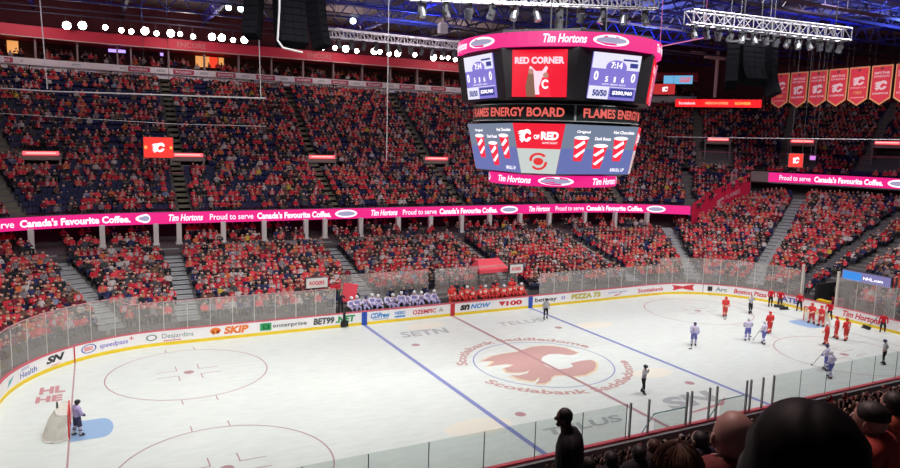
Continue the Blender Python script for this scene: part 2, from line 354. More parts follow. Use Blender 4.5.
adsh([[(0, 0), (1, 0), (1, 1), (0, 1)]], uX(-15.5), uX(-14.7), .36, .90, gr); adsh(ringquads(.5, .5, .35, .35, .1), uX(-15.4), uX(-14.75), .40, .86, board_m)
ad('enterprise', uX(-14.6), uX(-12.1), .42, .78, M('ad_charcoal', (.08, .1, .1)), 0, .015)
ad('BET99', uX(-11.6), uX(-10.0), .38, .90, M('ad_charcoal'), .1, .05); ad('.NET', uX(-9.9), uX(-8.35), .38, .90, gr, .1, .05)
ad('CDPrew', uX(-7.1), uX(-5.5), .45, .88, lb, .2, .04); ad('investissements', uX(-6.9), uX(-5.6), .33, .40, lb)
adsh([[(0, 0), (1, 0), (1, .5), (0, .5)]], uX(-5.1), uX(-4.2), .36, .62, lb); ad('NEED', uX(-5.1), uX(-4.2), .58, .84, lb)
ad('OZEMPIC', uX(-3.55), uX(-1.5), .45, .80, rm, .0, .03); adsh([[(0, 0), (1, 0), (.5, 1)]], uX(-1.3), uX(-.8), .5, .85, M('ad_pale', (.5, .5, .45)))
ad('sn', uX(.7), uX(1.6), .40, .86, kb, .2, .05); ad('NOW', uX(1.7), uX(3.6), .46, .86, lb, .2, .04)
adsh([[(0, 1), (.5, 0), (1, 1)]], uX(4.4), uX(5.1), .42, .84, rm); ad('100', uX(5.15), uX(6.75), .42, .84, rm, 0, .05)
ad('betway', uX(8.1), uX(10.4), .38, .84, kb, 0, .02); adsh(ringquads(.5, .5, .5, .5, .2), uX(10.9), uX(11.3), .5, .8, M('ad_violet'))
ad('PIZZA 73', uX(12.0), uX(15.3), .40, .88, yl, 0, .06)
ad('coca zero', uX(16.2), uX(18.4), .62, .76, M('ad_violet'), 0, 0); adsh([[(0, .3), (.3, 0), (1, 1), (.35, .5)]], uX(16.8), uX(18.0), .34, .56, rm)
ad('Scotiabank', uX(19.8), uA(7), .42, .80, rm, 0, .02)
adsh([[(0, .9), (.35, .75), (.5, .62), (.65, .8), (1, 1), (.93, .5), (1, 0), (.6, .2), (.5, .33), (.3, .2), (.05, 0), (.1, .5)]], uA(13), uA(28.5), .38, .98, rm)
shape('panel_seam', [[(0, 0), (1, 0), (1, 1), (0, 1)]], on_boards(uA(34), uA(34.3), .2, 1.03), kb, BO)
adsh([[(0, 0), (1, 0), (1, 1), (0, 1)]], uA(37), uA(40), .42, .88, kb); adsh(ringquads(.5, .5, .3, .36, .14), uA(37), uA(40), .42, .88, board_m); ad('Arc', uA(42), uA(49), .45, .85, gm)
ad('Boston Pizza', uA(53), uA(73), .42, .84, rm, .15, .03); ad('ATB', uA(82), uE(3.9), .42, .86, bm_, 0, .03)
ad('Tim Hortons', uE(-.3), uE(-3.5), .40, .90, rm, .25, .03)
ad('Gatorade', uE(-5), uE(-8), .45, .85, om, 0, .03)

# ------------------------------------------------------------------ glass
gl = bpy.data.materials.new('rink_glass'); gl.use_nodes = True; nt = gl.node_tree; nt.nodes.clear()
out = nt.nodes.new('ShaderNodeOutputMaterial'); tr = nt.nodes.new('ShaderNodeBsdfTransparent'); tr.inputs[0].default_value = (.93, .96, .95, 1)
df = nt.nodes.new('ShaderNodeBsdfDiffuse'); df.inputs[0].default_value = (.80, .72, .68, 1); gs = nt.nodes.new('ShaderNodeBsdfGlossy'); gs.inputs['Roughness'].default_value = .08
m1 = nt.nodes.new('ShaderNodeMixShader'); m2 = nt.nodes.new('ShaderNodeMixShader'); ns = nt.nodes.new('ShaderNodeTexNoise'); ns.inputs['Scale'].default_value = .8
tcg = nt.nodes.new('ShaderNodeTexCoord'); nt.links.new(tcg.outputs['Object'], ns.inputs['Vector'])
mr = nt.nodes.new('ShaderNodeMapRange'); mr.inputs['To Min'].default_value = .08; mr.inputs['To Max'].default_value = .20; nt.links.new(ns.outputs['Fac'], mr.inputs['Value']); nt.links.new(mr.outputs['Result'], m1.inputs[0])
nt.links.new(tr.outputs[0], m1.inputs[1]); nt.links.new(df.outputs[0], m1.inputs[2]); m2.inputs[0].default_value = .05
nt.links.new(m1.outputs[0], m2.inputs[1]); nt.links.new(gs.outputs[0], m2.inputs[2]); nt.links.new(m2.outputs[0], out.inputs[0])
gl2 = gl.copy(); gl2.name = 'clear_rink_glass'
for nd in gl2.node_tree.nodes:
    if nd.type == 'MAP_RANGE': nd.inputs['To Min'].default_value = .02; nd.inputs['To Max'].default_value = .05
edge_m = M('glass_edge', (.10, .13, .12), .3)
GL = empty('rink_glass', label='clear shielding glass panes standing on the rink boards', kind='structure')
def pane(u0, u1, z0, z1, m, d=.08):
    mb = MB(); U = us(u0, u1, .75)
    sweep(mb, u0+.015, u1-.015, [(d-.006, z0), (d-.006, z1), (d+.006, z1), (d+.006, z0)], .75, close=True, caps=True); mb.build('glass_pane', m, GL)
def gtop(u):
    if u < U2-2 or u > U8+0: return 3.55
    if U3+1 < u < U6: return 3.6
    if u < U3+2: return 3.0
    return 2.66
posts = []
def run(a, b, stepw, m, postm, postr):
    n = max(1, round((b-a)/stepw)); h = (b-a)/n
    for i in range(n):
        z1 = gtop(a+(i+.5)*h); pane(a+i*h, a+(i+1)*h, 1.07, z1, m)
    for i in range(n+1):
        u = a+i*h; mb = MB(); mb.tube(p3(u, .1, 1.0), p3(u, .1, min(gtop(u+.1), gtop(u-.1))), postr, 6); mb.build('glass_support', postm, GL)
postw = M('pale_post', (.55, .53, .50), .4, .3)
run(0, uX(-9.9), 1.5, gl, postw, .028)
run(uX(8.6), GATE[0]-.6, 1.5, gl, postw, .028)
run(GATE[1]+.1, U5, 1.7, gl, postw, .03)
run(U5, uN(5.2), 2.2, gl2, edge_m, .016); run(uN(-4.6), U7, 2.4, gl2, edge_m, .022); run(U7, TOT, 2.0, gl2, edge_m, .018)
mb = MB(); sweep(mb, 0, uX(-9.9), lambda u: [(.05, gtop(u)), (.11, gtop(u)), (.11, gtop(u)+.04), (.05, gtop(u)+.04)], 1, close=True); mb.build('top_trim', M('pink_trim', (.5, .25, .27), .5), GL)
for y in (3.8, .5):
    mb = MB(); mb.box((HX+.15, y, 2.5), (.16, .16, 3.2 if y > 1 else 2.9)); mb.box((HX+.15, y, 4.0), (.2, .2, .1)); mb.build('gate_post', M('cream_post', (.6, .57, .5), .5), GL)
# glass behind the far benches and round the near penalty boxes
for x0, x1 in ((-8.7, -1.0), (-.4, 7.9)):
    n = 6
    for i in range(n):
        a = x0+(x1-x0)*i/n; bq = x0+(x1-x0)*(i+1)/n; pane(uX(a), uX(bq), 1.4, 3.5, gl, 2.6)
mb = MB(); sweep(mb, uX(-8.9), uX(8.3), [(2.5, 0), (2.5, 1.4), (2.7, 1.4), (2.7, 0)], 2); mb.build('bench_back_wall', darkgrey, GL)
edget = M('teal_glass_edge', (.12, .38, .42), .3)
for i, (a, bq) in enumerate(((uN(3.4), uN(1.4)), (uN(-.9), uN(-2.9)))):
    pane(a, bq, 1.07, 1.9, gl2)
    mb = MB(); mb.bar(p3(a, .08, 1.92), p3(bq, .08, 1.92), .035); mb.bar(p3(bq, .08, 1.92), p3(bq+.7, .08, 1.1), .035); mb.build('glass_edge', edget, GL)
for x in (5.2, 3.5, 3.2, 1.1, 4.4, -.6, -.9, -3.3, -4.4, .6):
    mb = MB(); mb.box((x, -HY-.12, 1.85), (.07, .09, 1.66)); mb.build('box_post', midgrey, GL)

# ------------------------------------------------------------------ stands
ROW = .85
def frontU(u):          # front edge (d) of the upper deck
    if u <= uA(39): return 17.0
    if u >= uA(52.5): return 24.0
    return 17+7*(u-uA(39))/(uA(52.5)-uA(39))
def kL(u):
    if u <= uA(20): return .235
    if u >= uA(60): return .34
    return .235+.105*(u-uA(20))/(uA(60)-uA(20))
def zL(u, d): return 1.15+kL(u)*(d-.9)
def zU(d):
    if d < 26: return 7.0+.53*(d-17.5)
    if d < 27.4: return 11.55
    return 11.55+.68*(d-27.4)
LOWUA = [uL(17.5), uX(-20.1), uX(-6.4), uX(7.2), uX(20.6), uA(31), uA(63), uE(3.2)]
UPUA = [uL(50), uL(14), uX(-17.4), uX(-3.2), uX(11.0), uA(8), uA(27), uA(45.5), uA(61), uA(75), uE(3)]
NLR = [1.3+ROW*i for i in range(27)]
UPR = [17.5+ROW*i for i in range(10)]+[27.4+ROW*i for i in range(17)]
UL0 = U1-2; UEND = uE(-12)
def bench_block(u, d): return uX(-9.2) < u < uX(8.6) and d < 2.7
TUN = (uE(2.9), uE(.2))
def seg_sweep(mb, u0, u1, d0, d1, zf, step=1.0):
    """one tread plus its riser"""
    sweep(mb, u0, u1, lambda u: [(d0, zf(u)-.6), (d0, zf(u)), (d1, zf(u))], step)
mb = MB()
for i, d in enumerate(NLR):
    for a, c in ((UL0, TUN[0]), (TUN[1], UEND)):
        if d > 12.4: a = max(a, uA(39+max(0, d-15.2)*1.7))
        if a >= c: continue
        pass
        seg_sweep(mb, a, c, d, d+ROW, lambda u: zL(u, d))
for i, d in enumerate(NLR):
    if d > 6: seg_sweep(mb, TUN[0], TUN[1], d, d+ROW, lambda u: zL(u, d))
tag(mb.build('lower_stand', concrete), 'stepped concrete lower stand rising behind the far boards', kind='structure')
mb = MB()
for d in UPR:
    a = UL0
    if d < 24: c = max(uA(39), uA(39+(d-17)*13.5/7))
    else: c = UEND
    seg_sweep(mb, a, c, d, d+ROW+.02, lambda u: zU(d))
sweep(mb, UL0, UEND, [(26, 11.55), (27.42, 11.55)], 1)
tag(mb.build('upper_stand', concrete), 'stepped concrete upper stand above the ribbon board', kind='structure')
# stairways: paler steps cut through the rows
def stair(ua, rows, zf, hw, m, lab):
    mb = MB()
    for d in rows:
        w2 = hw/usc(ua, d)
        for k in (0, 1):
            z = zf(ua, d)+.02+(zf(ua, d+ROW)-zf(ua, d))*.5*k
            sweep(mb, ua-w2, ua+w2, [(d+ROW*.5*k, z-.35), (d+ROW*.5*k, z), (d+ROW, z)], 1)
    return tag(mb.build('stairway', m), lab, kind='structure')
for i, ua in enumerate(LOWUA[:-1]):
    stair(ua, [d for d in NLR if d < (14.2 if ua < uA(40) else 22)], zL, .75, step_grey, 'grey concrete stairway between blocks of the lower stand')
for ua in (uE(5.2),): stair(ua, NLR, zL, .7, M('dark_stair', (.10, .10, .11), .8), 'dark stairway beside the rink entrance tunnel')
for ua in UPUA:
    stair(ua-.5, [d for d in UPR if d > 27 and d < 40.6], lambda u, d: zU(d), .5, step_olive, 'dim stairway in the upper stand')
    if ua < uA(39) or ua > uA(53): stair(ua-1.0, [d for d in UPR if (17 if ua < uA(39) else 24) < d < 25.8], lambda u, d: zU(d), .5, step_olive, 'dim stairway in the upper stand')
# rear wall and concourse
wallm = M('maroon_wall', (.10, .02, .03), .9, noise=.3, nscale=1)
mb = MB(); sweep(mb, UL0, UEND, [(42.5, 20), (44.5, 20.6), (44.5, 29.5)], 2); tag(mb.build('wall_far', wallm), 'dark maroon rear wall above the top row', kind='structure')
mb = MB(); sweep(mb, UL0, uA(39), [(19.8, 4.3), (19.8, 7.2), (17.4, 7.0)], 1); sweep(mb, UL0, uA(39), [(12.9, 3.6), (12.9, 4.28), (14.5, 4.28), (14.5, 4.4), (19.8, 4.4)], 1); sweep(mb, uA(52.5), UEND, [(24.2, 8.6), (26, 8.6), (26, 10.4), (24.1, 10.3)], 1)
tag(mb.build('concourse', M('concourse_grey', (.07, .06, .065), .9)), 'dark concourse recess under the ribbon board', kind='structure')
mb = MB()
for a, c in ((uL(14), uX(-21.0)), (uX(-19.2), uX(-7.3)), (uX(-5.4), uX(6.2)), (uX(8.1), uX(19.7)), (uX(21.5), uA(28))): sweep(mb, a, c, [(12.85, 3.9), (12.85, 4.85), (13.0, 4.85), (13.0, 3.9)], 1, close=True, caps=True)
tag(mb.build('trim_1', M('rail_grey', (.17, .17, .19), .7)), 'grey parapet along the back of the lower stand', kind='structure')
GP = 'pillars under the ribbon board'
pl = [uL(19.5), uL(7.5), uX(-21), uX(-19.1), uX(-15.3), uX(-11.6), uX(-7.6), uX(-5.7), uX(-2), uX(2.1), uX(5.8), uX(9.5), uX(13), uX(17), uX(21), uA(9), uA(18), uA(27)]
base = None
for i, u in enumerate(pl):
    if base is None:
        mb = MB(); mb.box((0, 0, .95), (.42, .42, 1.9)); mb.box((0, 0, .08), (.55, .55, .16)); base = mb.build('concrete_pillar', M('pale_pillar', (.7, .66, .64), .8)); o = base
    else: o = base.copy(); COL.objects.link(o)
    pt = p3(u, 16.6, 4.4); o.location = pt
    tag(o, f'pale square pillar under the pink ribbon, number {i+1} counted from the left', 'pillar', GP, 'structure')
# slanted red wall between the two ribbons
REDW = empty('slanted_wall', label='red slanted wall stepping down from upper ribbon to lower ribbon', kind='structure')
mb = MB(); fr = lambda u: [(frontU(u)-.02, zU(frontU(u))-2.0), (frontU(u)-.02, zU(frontU(u))+.75), (frontU(u)+.2, zU(frontU(u))+.75), (frontU(u)+.2, zU(frontU(u))-2.0)]
sweep(mb, uA(39), uA(52.5), fr, .3, close=True, caps=True); mb.build('wall_panel', M('red_wall', (.80, .02, .08), .6), REDW)
def rwf(a0, a1, t0, t1):
    def g(s, t):
        u = uA(a0+(a1-a0)*s); d = frontU(u); return p3(u, d-.08, zU(d)-2+2.75*(t0+(t1-t0)*t))
    return g
pinkm = M('pink_paint', (.8, .42, .45), .6)
flaming('emblem', rwf(45.4, 47.2, .12, .5), pinkm, REDW); text('lettering', 'FLAMES', rwf(47.5, 50.5, .3, .5), pinkm, REDW)
for a in (41, 44.5, 48.5, 51): text('small_lettering', 'CUP', rwf(a, a+.8, .72, .82), pinkm, REDW)
# lower stand behind it keeps going up: blank fascia below
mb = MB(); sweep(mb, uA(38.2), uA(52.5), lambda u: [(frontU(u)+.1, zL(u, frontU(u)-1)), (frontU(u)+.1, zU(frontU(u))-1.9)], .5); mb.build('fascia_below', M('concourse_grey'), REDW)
mb = MB(); sweep(mb, uA(52.4), uA(56.0), [(23.8, 10.2), (23.8, 11.5), (24.1, 11.5), (24.1, 10.2)], .5, close=True, caps=True); tag(mb.build('trim_2', M('tan_panel', (.25, .2, .19), .8)), 'plain tan parapet panel beside the end ribbon', kind='structure')

# ------------------------------------------------------------------ ribbon boards
MAG = led('magenta_led', (.80, .012, .22), 1.05); WLED = led('white_led', (1, .82, .92), 1.3); DLED = led('slate_led', (.35, .33, .50), 1.0); DLED2 = led('dark_red_led', (.5, .0, .06), 1.0)
def th_units(fnbase, segs, parent):
    """segs: list of (kind, s0, s1) in the ribbon's own metres"""
    for kind, a, c in segs:
        g = lambda t0, t1, a=a, c=c: (lambda s, t: fnbase(a+(c-a)*s, t0+(t1-t0)*t))
        if kind == 'oval':
            shape('oval_badge', [ell(.5, .5, .5, .5)], lambda s, t, q=g(.12, .88): q(s, t), WLED, parent)
            shape('oval_swirl', [ell(.5, .5, .40, .30)], lambda s, t, f=fnbase, a=a, c=c: f(a+(c-a)*s, .12+.76*t, .02), DLED, parent)
        elif kind == 'th': text('led_lettering', 'Tim Hortons', g(.22, .80), WLED, parent, .25, .03)
        elif kind == 'p': text('led_lettering', 'Proud to serve', g(.24, .76), WLED, parent, 0, .01)
        elif kind == 'c': text('led_lettering', "Canada's Favourite Coffee.", g(.20, .80), WLED, parent, 0, .04)
RIB = empty('ribbon_board', label='long pink LED ribbon board wrapping the far and left stands', cat='LED board')
mb = MB(); sweep(mb, UL0, uA(38.6), [(16.95, 6.2), (16.95, 7.25), (17.3, 7.25), (17.3, 6.2)], .7, close=True, caps=True); mb.build('display', MAG, RIB)
mb = MB(); sweep(mb, UL0, uA(38.6), [(16.9, 7.25), (16.9, 7.3), (17.35, 7.3), (17.35, 7.25)], .7, close=True); mb.build('top_rail', darkgrey, RIB)
def ribu(u0, x): return u0+x
def metres_to_u(segs_x): return segs_x
def rfn(u, t, e=0): return p3(u, 16.93-e, 6.2+1.05*t)
def scaleu(L, u, d=17):
    return L/usc(u, d)
# measured in the photograph: (kind, start, end) along u
uu = []
u = uL(31)
seq = [('p', 4.6), ('c', 8.6), ('g', .8), ('oval', 2.4), ('g', 1.5), ('th', 2.7), ('g', .7)]
# continuous ad loop, anchored so that "Coffee." ends near x = -22 on the straight
pos = uX(-22.3); items = []
fwd = [('g', .4), ('oval', 2.3), ('g', 1.5), ('th', 2.9), ('g', .6), ('p', 3.9), ('g', .35), ('c', 7.2)]
k = 0
while pos < uA(36):
    kd, L = fwd[k % len(fwd)]
    if pos < U3 < pos+L: pos = U3+.05; continue
    L2 = L/usc(pos+.01, 17)
    if kd != 'g' and pos+L2 < uA(38): items.append((kd, pos, pos+L2))
    pos += L2; k += 1
pos = uX(-22.3)
for kd, L in (('c', 8.3), ('g', .4), ('p', 4.4), ('g', .6), ('th', 2.7), ('g', 1.5), ('oval', 2.4)):
    L2 = L/usc(pos-.02, 17); pos -= L2
    if kd != 'g' and pos > U1: items.append((kd, pos, pos+L2))
th_units(rfn, items, RIB)
RIB2 = empty('ribbon_board', label='shorter pink LED ribbon board in front of the right end stand', cat='LED board')
mb = MB(); sweep(mb, uA(56), UEND, [(23.8, 10.25), (23.8, 11.4), (24.1, 11.4), (24.1, 10.25)], .7, close=True, caps=True); mb.build('display', MAG, RIB2)
mb = MB(); sweep(mb, uA(56), UEND, [(23.75, 10.1), (23.75, 10.25), (24.15, 10.25), (24.15, 10.1)], .7, close=True); mb.build('bottom_rail', M('rail_grey'), RIB2)
def rfn2(u, t, e=0): return p3(u, 23.77-e, 10.25+1.15*t)
th_units(rfn2, [('p', uA(58.2), uA(64.3)), ('c', uA(65), uA(77.8)), ('oval', uA(78.6), uA(82.8)), ('th', uA(85), uA(89.5)), ('p', uE(3), uE(-1))], RIB2)
# red glow strips at the vomitories
vomd = lambda u: 26.0 if u < uA(38) else 31.0
stripm = led('red_strip_led', (1, .10, .12), 1.6); stripw = led('pale_strip', (1, .55, .5), 1.3)
GV = 'entrance canopies in the upper stand'
vn = ['far left', 'second from left', 'third from left', 'fourth from left', 'fifth from left', 'sixth from left, beside the scoreboard', 'seventh from left', 'eighth from left', 'ninth from left', 'tenth from left', 'rightmost']
VOM = []
VU = [uL(13.5), uX(-17.2), uX(-3.3), uX(10.7), uX(24)if 0 else uA(2), uA(25), uA(45.5), uA(60.8), uA(75), uE(3.5)]
for i, u in enumerate(VU):
    far = u < uA(38); d0 = 25.6 if far else 29.3; zf = zU(26 if far else 29.0); zt = 11.9 if far else 15.2
    t = empty('entrance_canopy', tuple(p3(u, d0, zf)), label=f'entrance canopy with red light strip in upper stand, {vn[i]}', cat='entrance', group=GV)
    (x, y), nn = P(u, d0); ang = math.atan2(nn[0], nn[1]); t.rotation_euler = (0, 0, -ang)
    h = zt-zf+.0; dp = 2.6
    h = max(h, .9)+ (1.3 if far else 0); h = 2.1
    t.location.z = zt-2.0
    mb = MB(); mb.box((-1.55, dp/2, h/2-.4), (.18, dp, h+.5)); mb.box((1.55, dp/2, h/2-.4), (.18, dp, h+.5)); mb.box((0, dp/2, h), (3.5, dp, .2)); mb.box((0, .1, h-.35), (3.2, .15, .4)); mb.build('canopy', M('pale_canopy', (.22, .19, .18), .8), t)
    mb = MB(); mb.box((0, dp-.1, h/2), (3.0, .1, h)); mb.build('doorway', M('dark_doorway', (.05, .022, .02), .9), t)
    mb = MB(); mb.box((0, -.08, h+.08), (2.9 if far else 2.6, .1, .36)); mb.build('light_strip', stripm, t)
    mb = MB(); mb.box((0, -.14, h+.10), (2.4, .03, .10)); mb.build('lettering_strip', stripw, t)
    mb = MB(); mb.tube((-2.2, -1.6, .5), (2.2, -1.6, .5), .04, 6); mb.tube((-2.2, -1.6, .5), (-2.2, -1.6, -.5), .03, 6); mb.tube((2.2, -1.6, .5), (2.2, -1.6, -.5), .03, 6); mb.build('handrail', M('red_rail', (.6, .08, .14), .5), t)
    VOM.append((u, d0))
def in_vom(u, d):
    for uv, d0 in VOM:
        s = usc(u, d)
        if abs(u-uv)*s < 1.9 and d0-1.8 < d < d0+2.4: return True
    return False

# ------------------------------------------------------------------ suites
SU = empty('suite_level', label='row of private suites with white advertising band under the red fascia', kind='structure')
SEND = uA(42)
mb = MB(); sweep(mb, UL0, SEND, [(40.0, 21.05), (40.0, 21.75), (40.25, 21.75), (40.25, 20.5)], 1); mb.build('advertising_band', M('pale_band', (.78, .74, .78), .6), SU)
mb = MB(); sweep(mb, UL0, SEND, [(40.3, 23.9), (39.6, 23.9), (39.6, 25.1), (44, 25.6), (44, 23.9)], 1, close=True); mb.build('red_fascia', M('red_fascia', (.65, .03, .07), .6), SU)
mb = MB(); sweep(mb, UL0, SEND, [(39.58, 23.86), (39.58, 23.95), (39.5, 23.95), (39.5, 23.86)], 1, close=True); mb.build('fascia_trim', M('pale_trim', (.6, .5, .48), .6), SU)
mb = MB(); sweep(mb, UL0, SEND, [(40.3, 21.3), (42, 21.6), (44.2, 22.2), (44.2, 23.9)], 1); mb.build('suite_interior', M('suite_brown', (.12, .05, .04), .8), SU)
u = UL0; bays = []
step = 4.0
while u < SEND:
    bays.append(u); u += step/usc(u, 40)
for i, u in enumerate(bays[:60]):
    mb = MB(); q = p3(u, 40.4, 22.75); (x, y), nn = P(u, 40); R = Matrix.Rotation(-math.atan2(nn[0], nn[1]), 3, 'Z')
    mb.box(q, (.18, .5, 2.3), R); mb.build('suite_post', M('pale_suite_post', (.30, .22, .22), .6), SU)
labm = M('band_red', (.42, .04, .09), .6)
u = UL0+.2; i = 0
while u < SEND-1.5:
    w_ = 2.3/usc(u+.01, 40)
    if i % 2 == 0:
        shape('band_sign', [[(0, 0), (1, 0), (1, 1), (0, 1)]], (lambda s, t, u=u, w_=w_: p3(u+w_*s, 39.97, 21.12+.54*t)), labm, SU)
        text('band_lettering', 'ROGERS', (lambda s, t, u=u, w_=w_: p3(u+w_*(.12+.76*s), 39.94, 21.25+.26*t)), M('pale_band'), SU)
    else: text('band_lettering', 'ATCO', (lambda s, t, u=u, w_=w_: p3(u+w_*(.3+.4*s), 39.96, 21.26+.26*t)), M('ad_grey2', (.2, .3, .3)), SU)
    u += (2.3 if i % 2 == 0 else 2.5)/usc(u+.01, 40); i += 1
for u in (uX(-13.5)-3, uX(-1), uX(17.5), uA(14)): text('fascia_lettering', 'ENCORE', (lambda s, t, u=u: p3(u+3.2*s/usc(u, 40), 39.55, 24.2+.6*t)), M('pinkish', (.55, .18, .2)), SU)
warm = led('warm_room', (1.0, .42, .12), .8)
for j, (a, c, cm) in enumerate(((uL(13.2), uL(12.0), warm), (uX(-14.2), uX(-12.6), warm), (uX(-12.6), uX(-11.6), led('red_room', (1, .06, .02), .9)), (uX(-11.5), uX(-10.9), warm))):
    mb = MB(); sweep(mb, a, c, [(41.9, 22.3), (41.9, 23.6)], 1); mb.build('lit_room_panel', cm, SU)
for j, u in enumerate((uL(2), uX(-12.0)-6.2)):
    mb = MB(); sweep(mb, u, u+.35, [(41.5, 23.25), (41.5, 23.6)], 1); mb.build('suite_television', led('tv_purple', (.45, .3, 1), 1.5), SU)

# ------------------------------------------------------------------ people templates
REG = ['skin', 'hair', 'top', 'leg', 'shoe', 'trim', 'glove', 'sock']
def skin(nodes, edges, sub, regf):
    """nodes: {name:(x,y,z,r)}; edges: [(a,b,region)] -> verts, faces, region per face"""
    nm = list(nodes); ix = {k: i for i, k in enumerate(nm)}
    me = bpy.data.meshes.new('t'); me.from_pydata([nodes[k][:3] for k in nm], [(ix[a], ix[b]) for a, b, *_ in edges], [])
    o = bpy.data.objects.new('t', me); COL.objects.link(o)
    md = o.modifiers.new('s', 'SKIN'); md.use_smooth_shade = True
    if not me.skin_vertices: me.attributes
    for i, k in enumerate(nm):
        r = nodes[k][3]; me.skin_vertices[0].data[i].radius = (r, r) if not isinstance(r, tuple) else r
        me.skin_vertices[0].data[i].use_root = (i == 0)
    if sub: s = o.modifiers.new('u', 'SUBSURF'); s.levels = s.render_levels = sub
    bpy.context.view_layer.update()
    m2 = bpy.data.meshes.new_from_object(o.evaluated_get(bpy.context.evaluated_depsgraph_get()))
    V = np.array([v.co[:] for v in m2.vertices]); F = [tuple(p.vertices) for p in m2.polygons]
    bpy.data.objects.remove(o); bpy.data.meshes.remove(me); bpy.data.meshes.remove(m2)
    reg = []
    segs = [(np.array(nodes[a][:3]), np.array(nodes[b][:3]), e) for a, b, e in edges]
    for f in F:
        c = V[list(f)].mean(0); best = None
        for a, b, e in segs:
            ab = b-a; t = min(1, max(0, np.dot(c-a, ab)/max(1e-9, np.dot(ab, ab)))); dd = np.linalg.norm(c-a-ab*t)
            if best is None or dd < best[0]-1e-6: best = (dd, e, t)
        reg.append(REG.index(regf(best[1], c, best[2])))
    return V, F, np.array(reg)
def seated(pose, sub):
    N = dict(pel=(0, 0, .52, .17), che=(0, -.03, .80, (.19, .13)), nb=(0, .0, .99, .09), nk=(0, .03, 1.06, .055), hd=(0, .06, 1.15, .092), ht=(0, .05, 1.27, .075))
    E = [('pel', 'che', 'top'), ('che', 'nb', 'top'), ('nb', 'nk', 'skin'), ('nk', 'hd', 'head'), ('hd', 'ht', 'head')]
    for s, S in ((-1, 'l'), (1, 'r')):
        N['sh'+S] = (s*.19, -.01, .94, .075)
        if pose == 0: N['el'+S] = (s*.25, .10, .70, .058); N['ha'+S] = (s*.12, .36, .64, .04)
        elif pose == 1: N['el'+S] = (s*.27, .14, .76, .056); N['ha'+S] = (s*.05, .30, .92, .042)
        elif pose == 2: N['el'+S] = (s*.33, .06, 1.05 if s > 0 else .72, .055); N['ha'+S] = (s*.30 if s > 0 else -.15, .12 if s > 0 else .34, 1.34 if s > 0 else .62, .04)
        else: N['el'+S] = (s*.28, .02, .70, .058); N['ha'+S] = (s*.24, .30, .60, .04)
        N['hp'+S] = (s*.10, .05, .50, .10); N['kn'+S] = (s*(.14 if pose != 3 else .2), .47, .52, .07); N['an'+S] = (s*.13, .42, .10, .045); N['to'+S] = (s*.14, .56, .05, .04)
        E += [('nb', 'sh'+S, 'top'), ('sh'+S, 'el'+S, 'top'), ('el'+S, 'ha'+S, 'arm'), ('pel', 'hp'+S, 'leg'), ('hp'+S, 'kn'+S, 'leg'), ('kn'+S, 'an'+S, 'leg'), ('an'+S, 'to'+S, 'shoe')]
    def rf(e, c, t):
        if e == 'top' and c[1] > .055 and .70 < c[2] < .92 and abs(c[0]) < .16: return 'trim'
        if e == 'head' : return 'hair' if (c[2] > 1.235 or c[1] < .045 and c[2] > 1.1) else 'skin'
        if e == 'arm': return 'top' if t < .75 else 'skin'
        return e
    return skin(N, E, sub, rf)
LOD0 = [seated(k, 0) for k in range(4)]; LOD1 = [seated(k, 1) for k in range(4)]
skins = [(.50, .27, .20), (.58, .33, .25), (.32, .17, .12), (.62, .40, .32)]
hairs = [(.02, .013, .01), (.05, .025, .015), (.10, .05, .03), (.30, .20, .10), (.015, .015, .02), (.35, .02, .03), (.55, .5, .48), (.015, .012, .012)]
TOPS = [('red hockey jersey', (.50, .026, .045), 52), ('bright red jersey', (.68, .06, .08), 26), ('dark maroon sweater', (.16, .015, .03), 16), ('black jacket', (.02, .02, .024), 26), ('charcoal coat', (.06, .06, .07), 12),
        ('white jersey', (.48, .42, .43), 6), ('grey hoodie', (.20, .17, .19), 8), ('navy jacket', (.025, .03, .10), 9), ('orange jersey', (.58, .13, .05), 3), ('yellow shirt', (.5, .34, .06), .7), ('pale blue shirt', (.2, .23, .38), 1.5), ('brown jacket', (.13, .07, .05), 6), ('lime green vest', (.45, .8, .05), .04)]
legs = [(.015, .018, .03), (.03, .04, .09), (.02, .02, .02), (.10, .09, .08)]
tw = np.array([t[2] for t in TOPS], float); tw /= tw.sum()
def palette(k=None, rng=RNG):
    t = int(rng.choice(len(TOPS), p=tw)) if k is None else k
    c = np.zeros((len(REG), 3)); c[0] = skins[rng.integers(4)]; c[1] = hairs[rng.integers(len(hairs))]; c[2] = TOPS[t][1]; c[3] = legs[rng.integers(4)]; c[4] = (.02, .02, .02)
    c[5] = (np.array([(.48, .20, .19), (.46, .16, .09), (.40, .30, .32)][rng.integers(3)]) if t in (0, 1) and rng.random() < .5 else c[2]); c[6] = c[2]; c[7] = c[3]; return t, c
def tinted(name, V, F, cols, mat, smooth=True):
    me = bpy.data.meshes.new(name); me.from_pydata([tuple(v) for v in V], [], F)
    at = me.attributes.new('tint', 'FLOAT_COLOR', 'FACE'); at.data.foreach_set('color', np.hstack([cols, np.ones((len(cols), 1))]).astype(np.float32).ravel())
    if smooth: me.polygons.foreach_set('use_smooth', [True]*len(F))
    me.materials.append(mat); return me
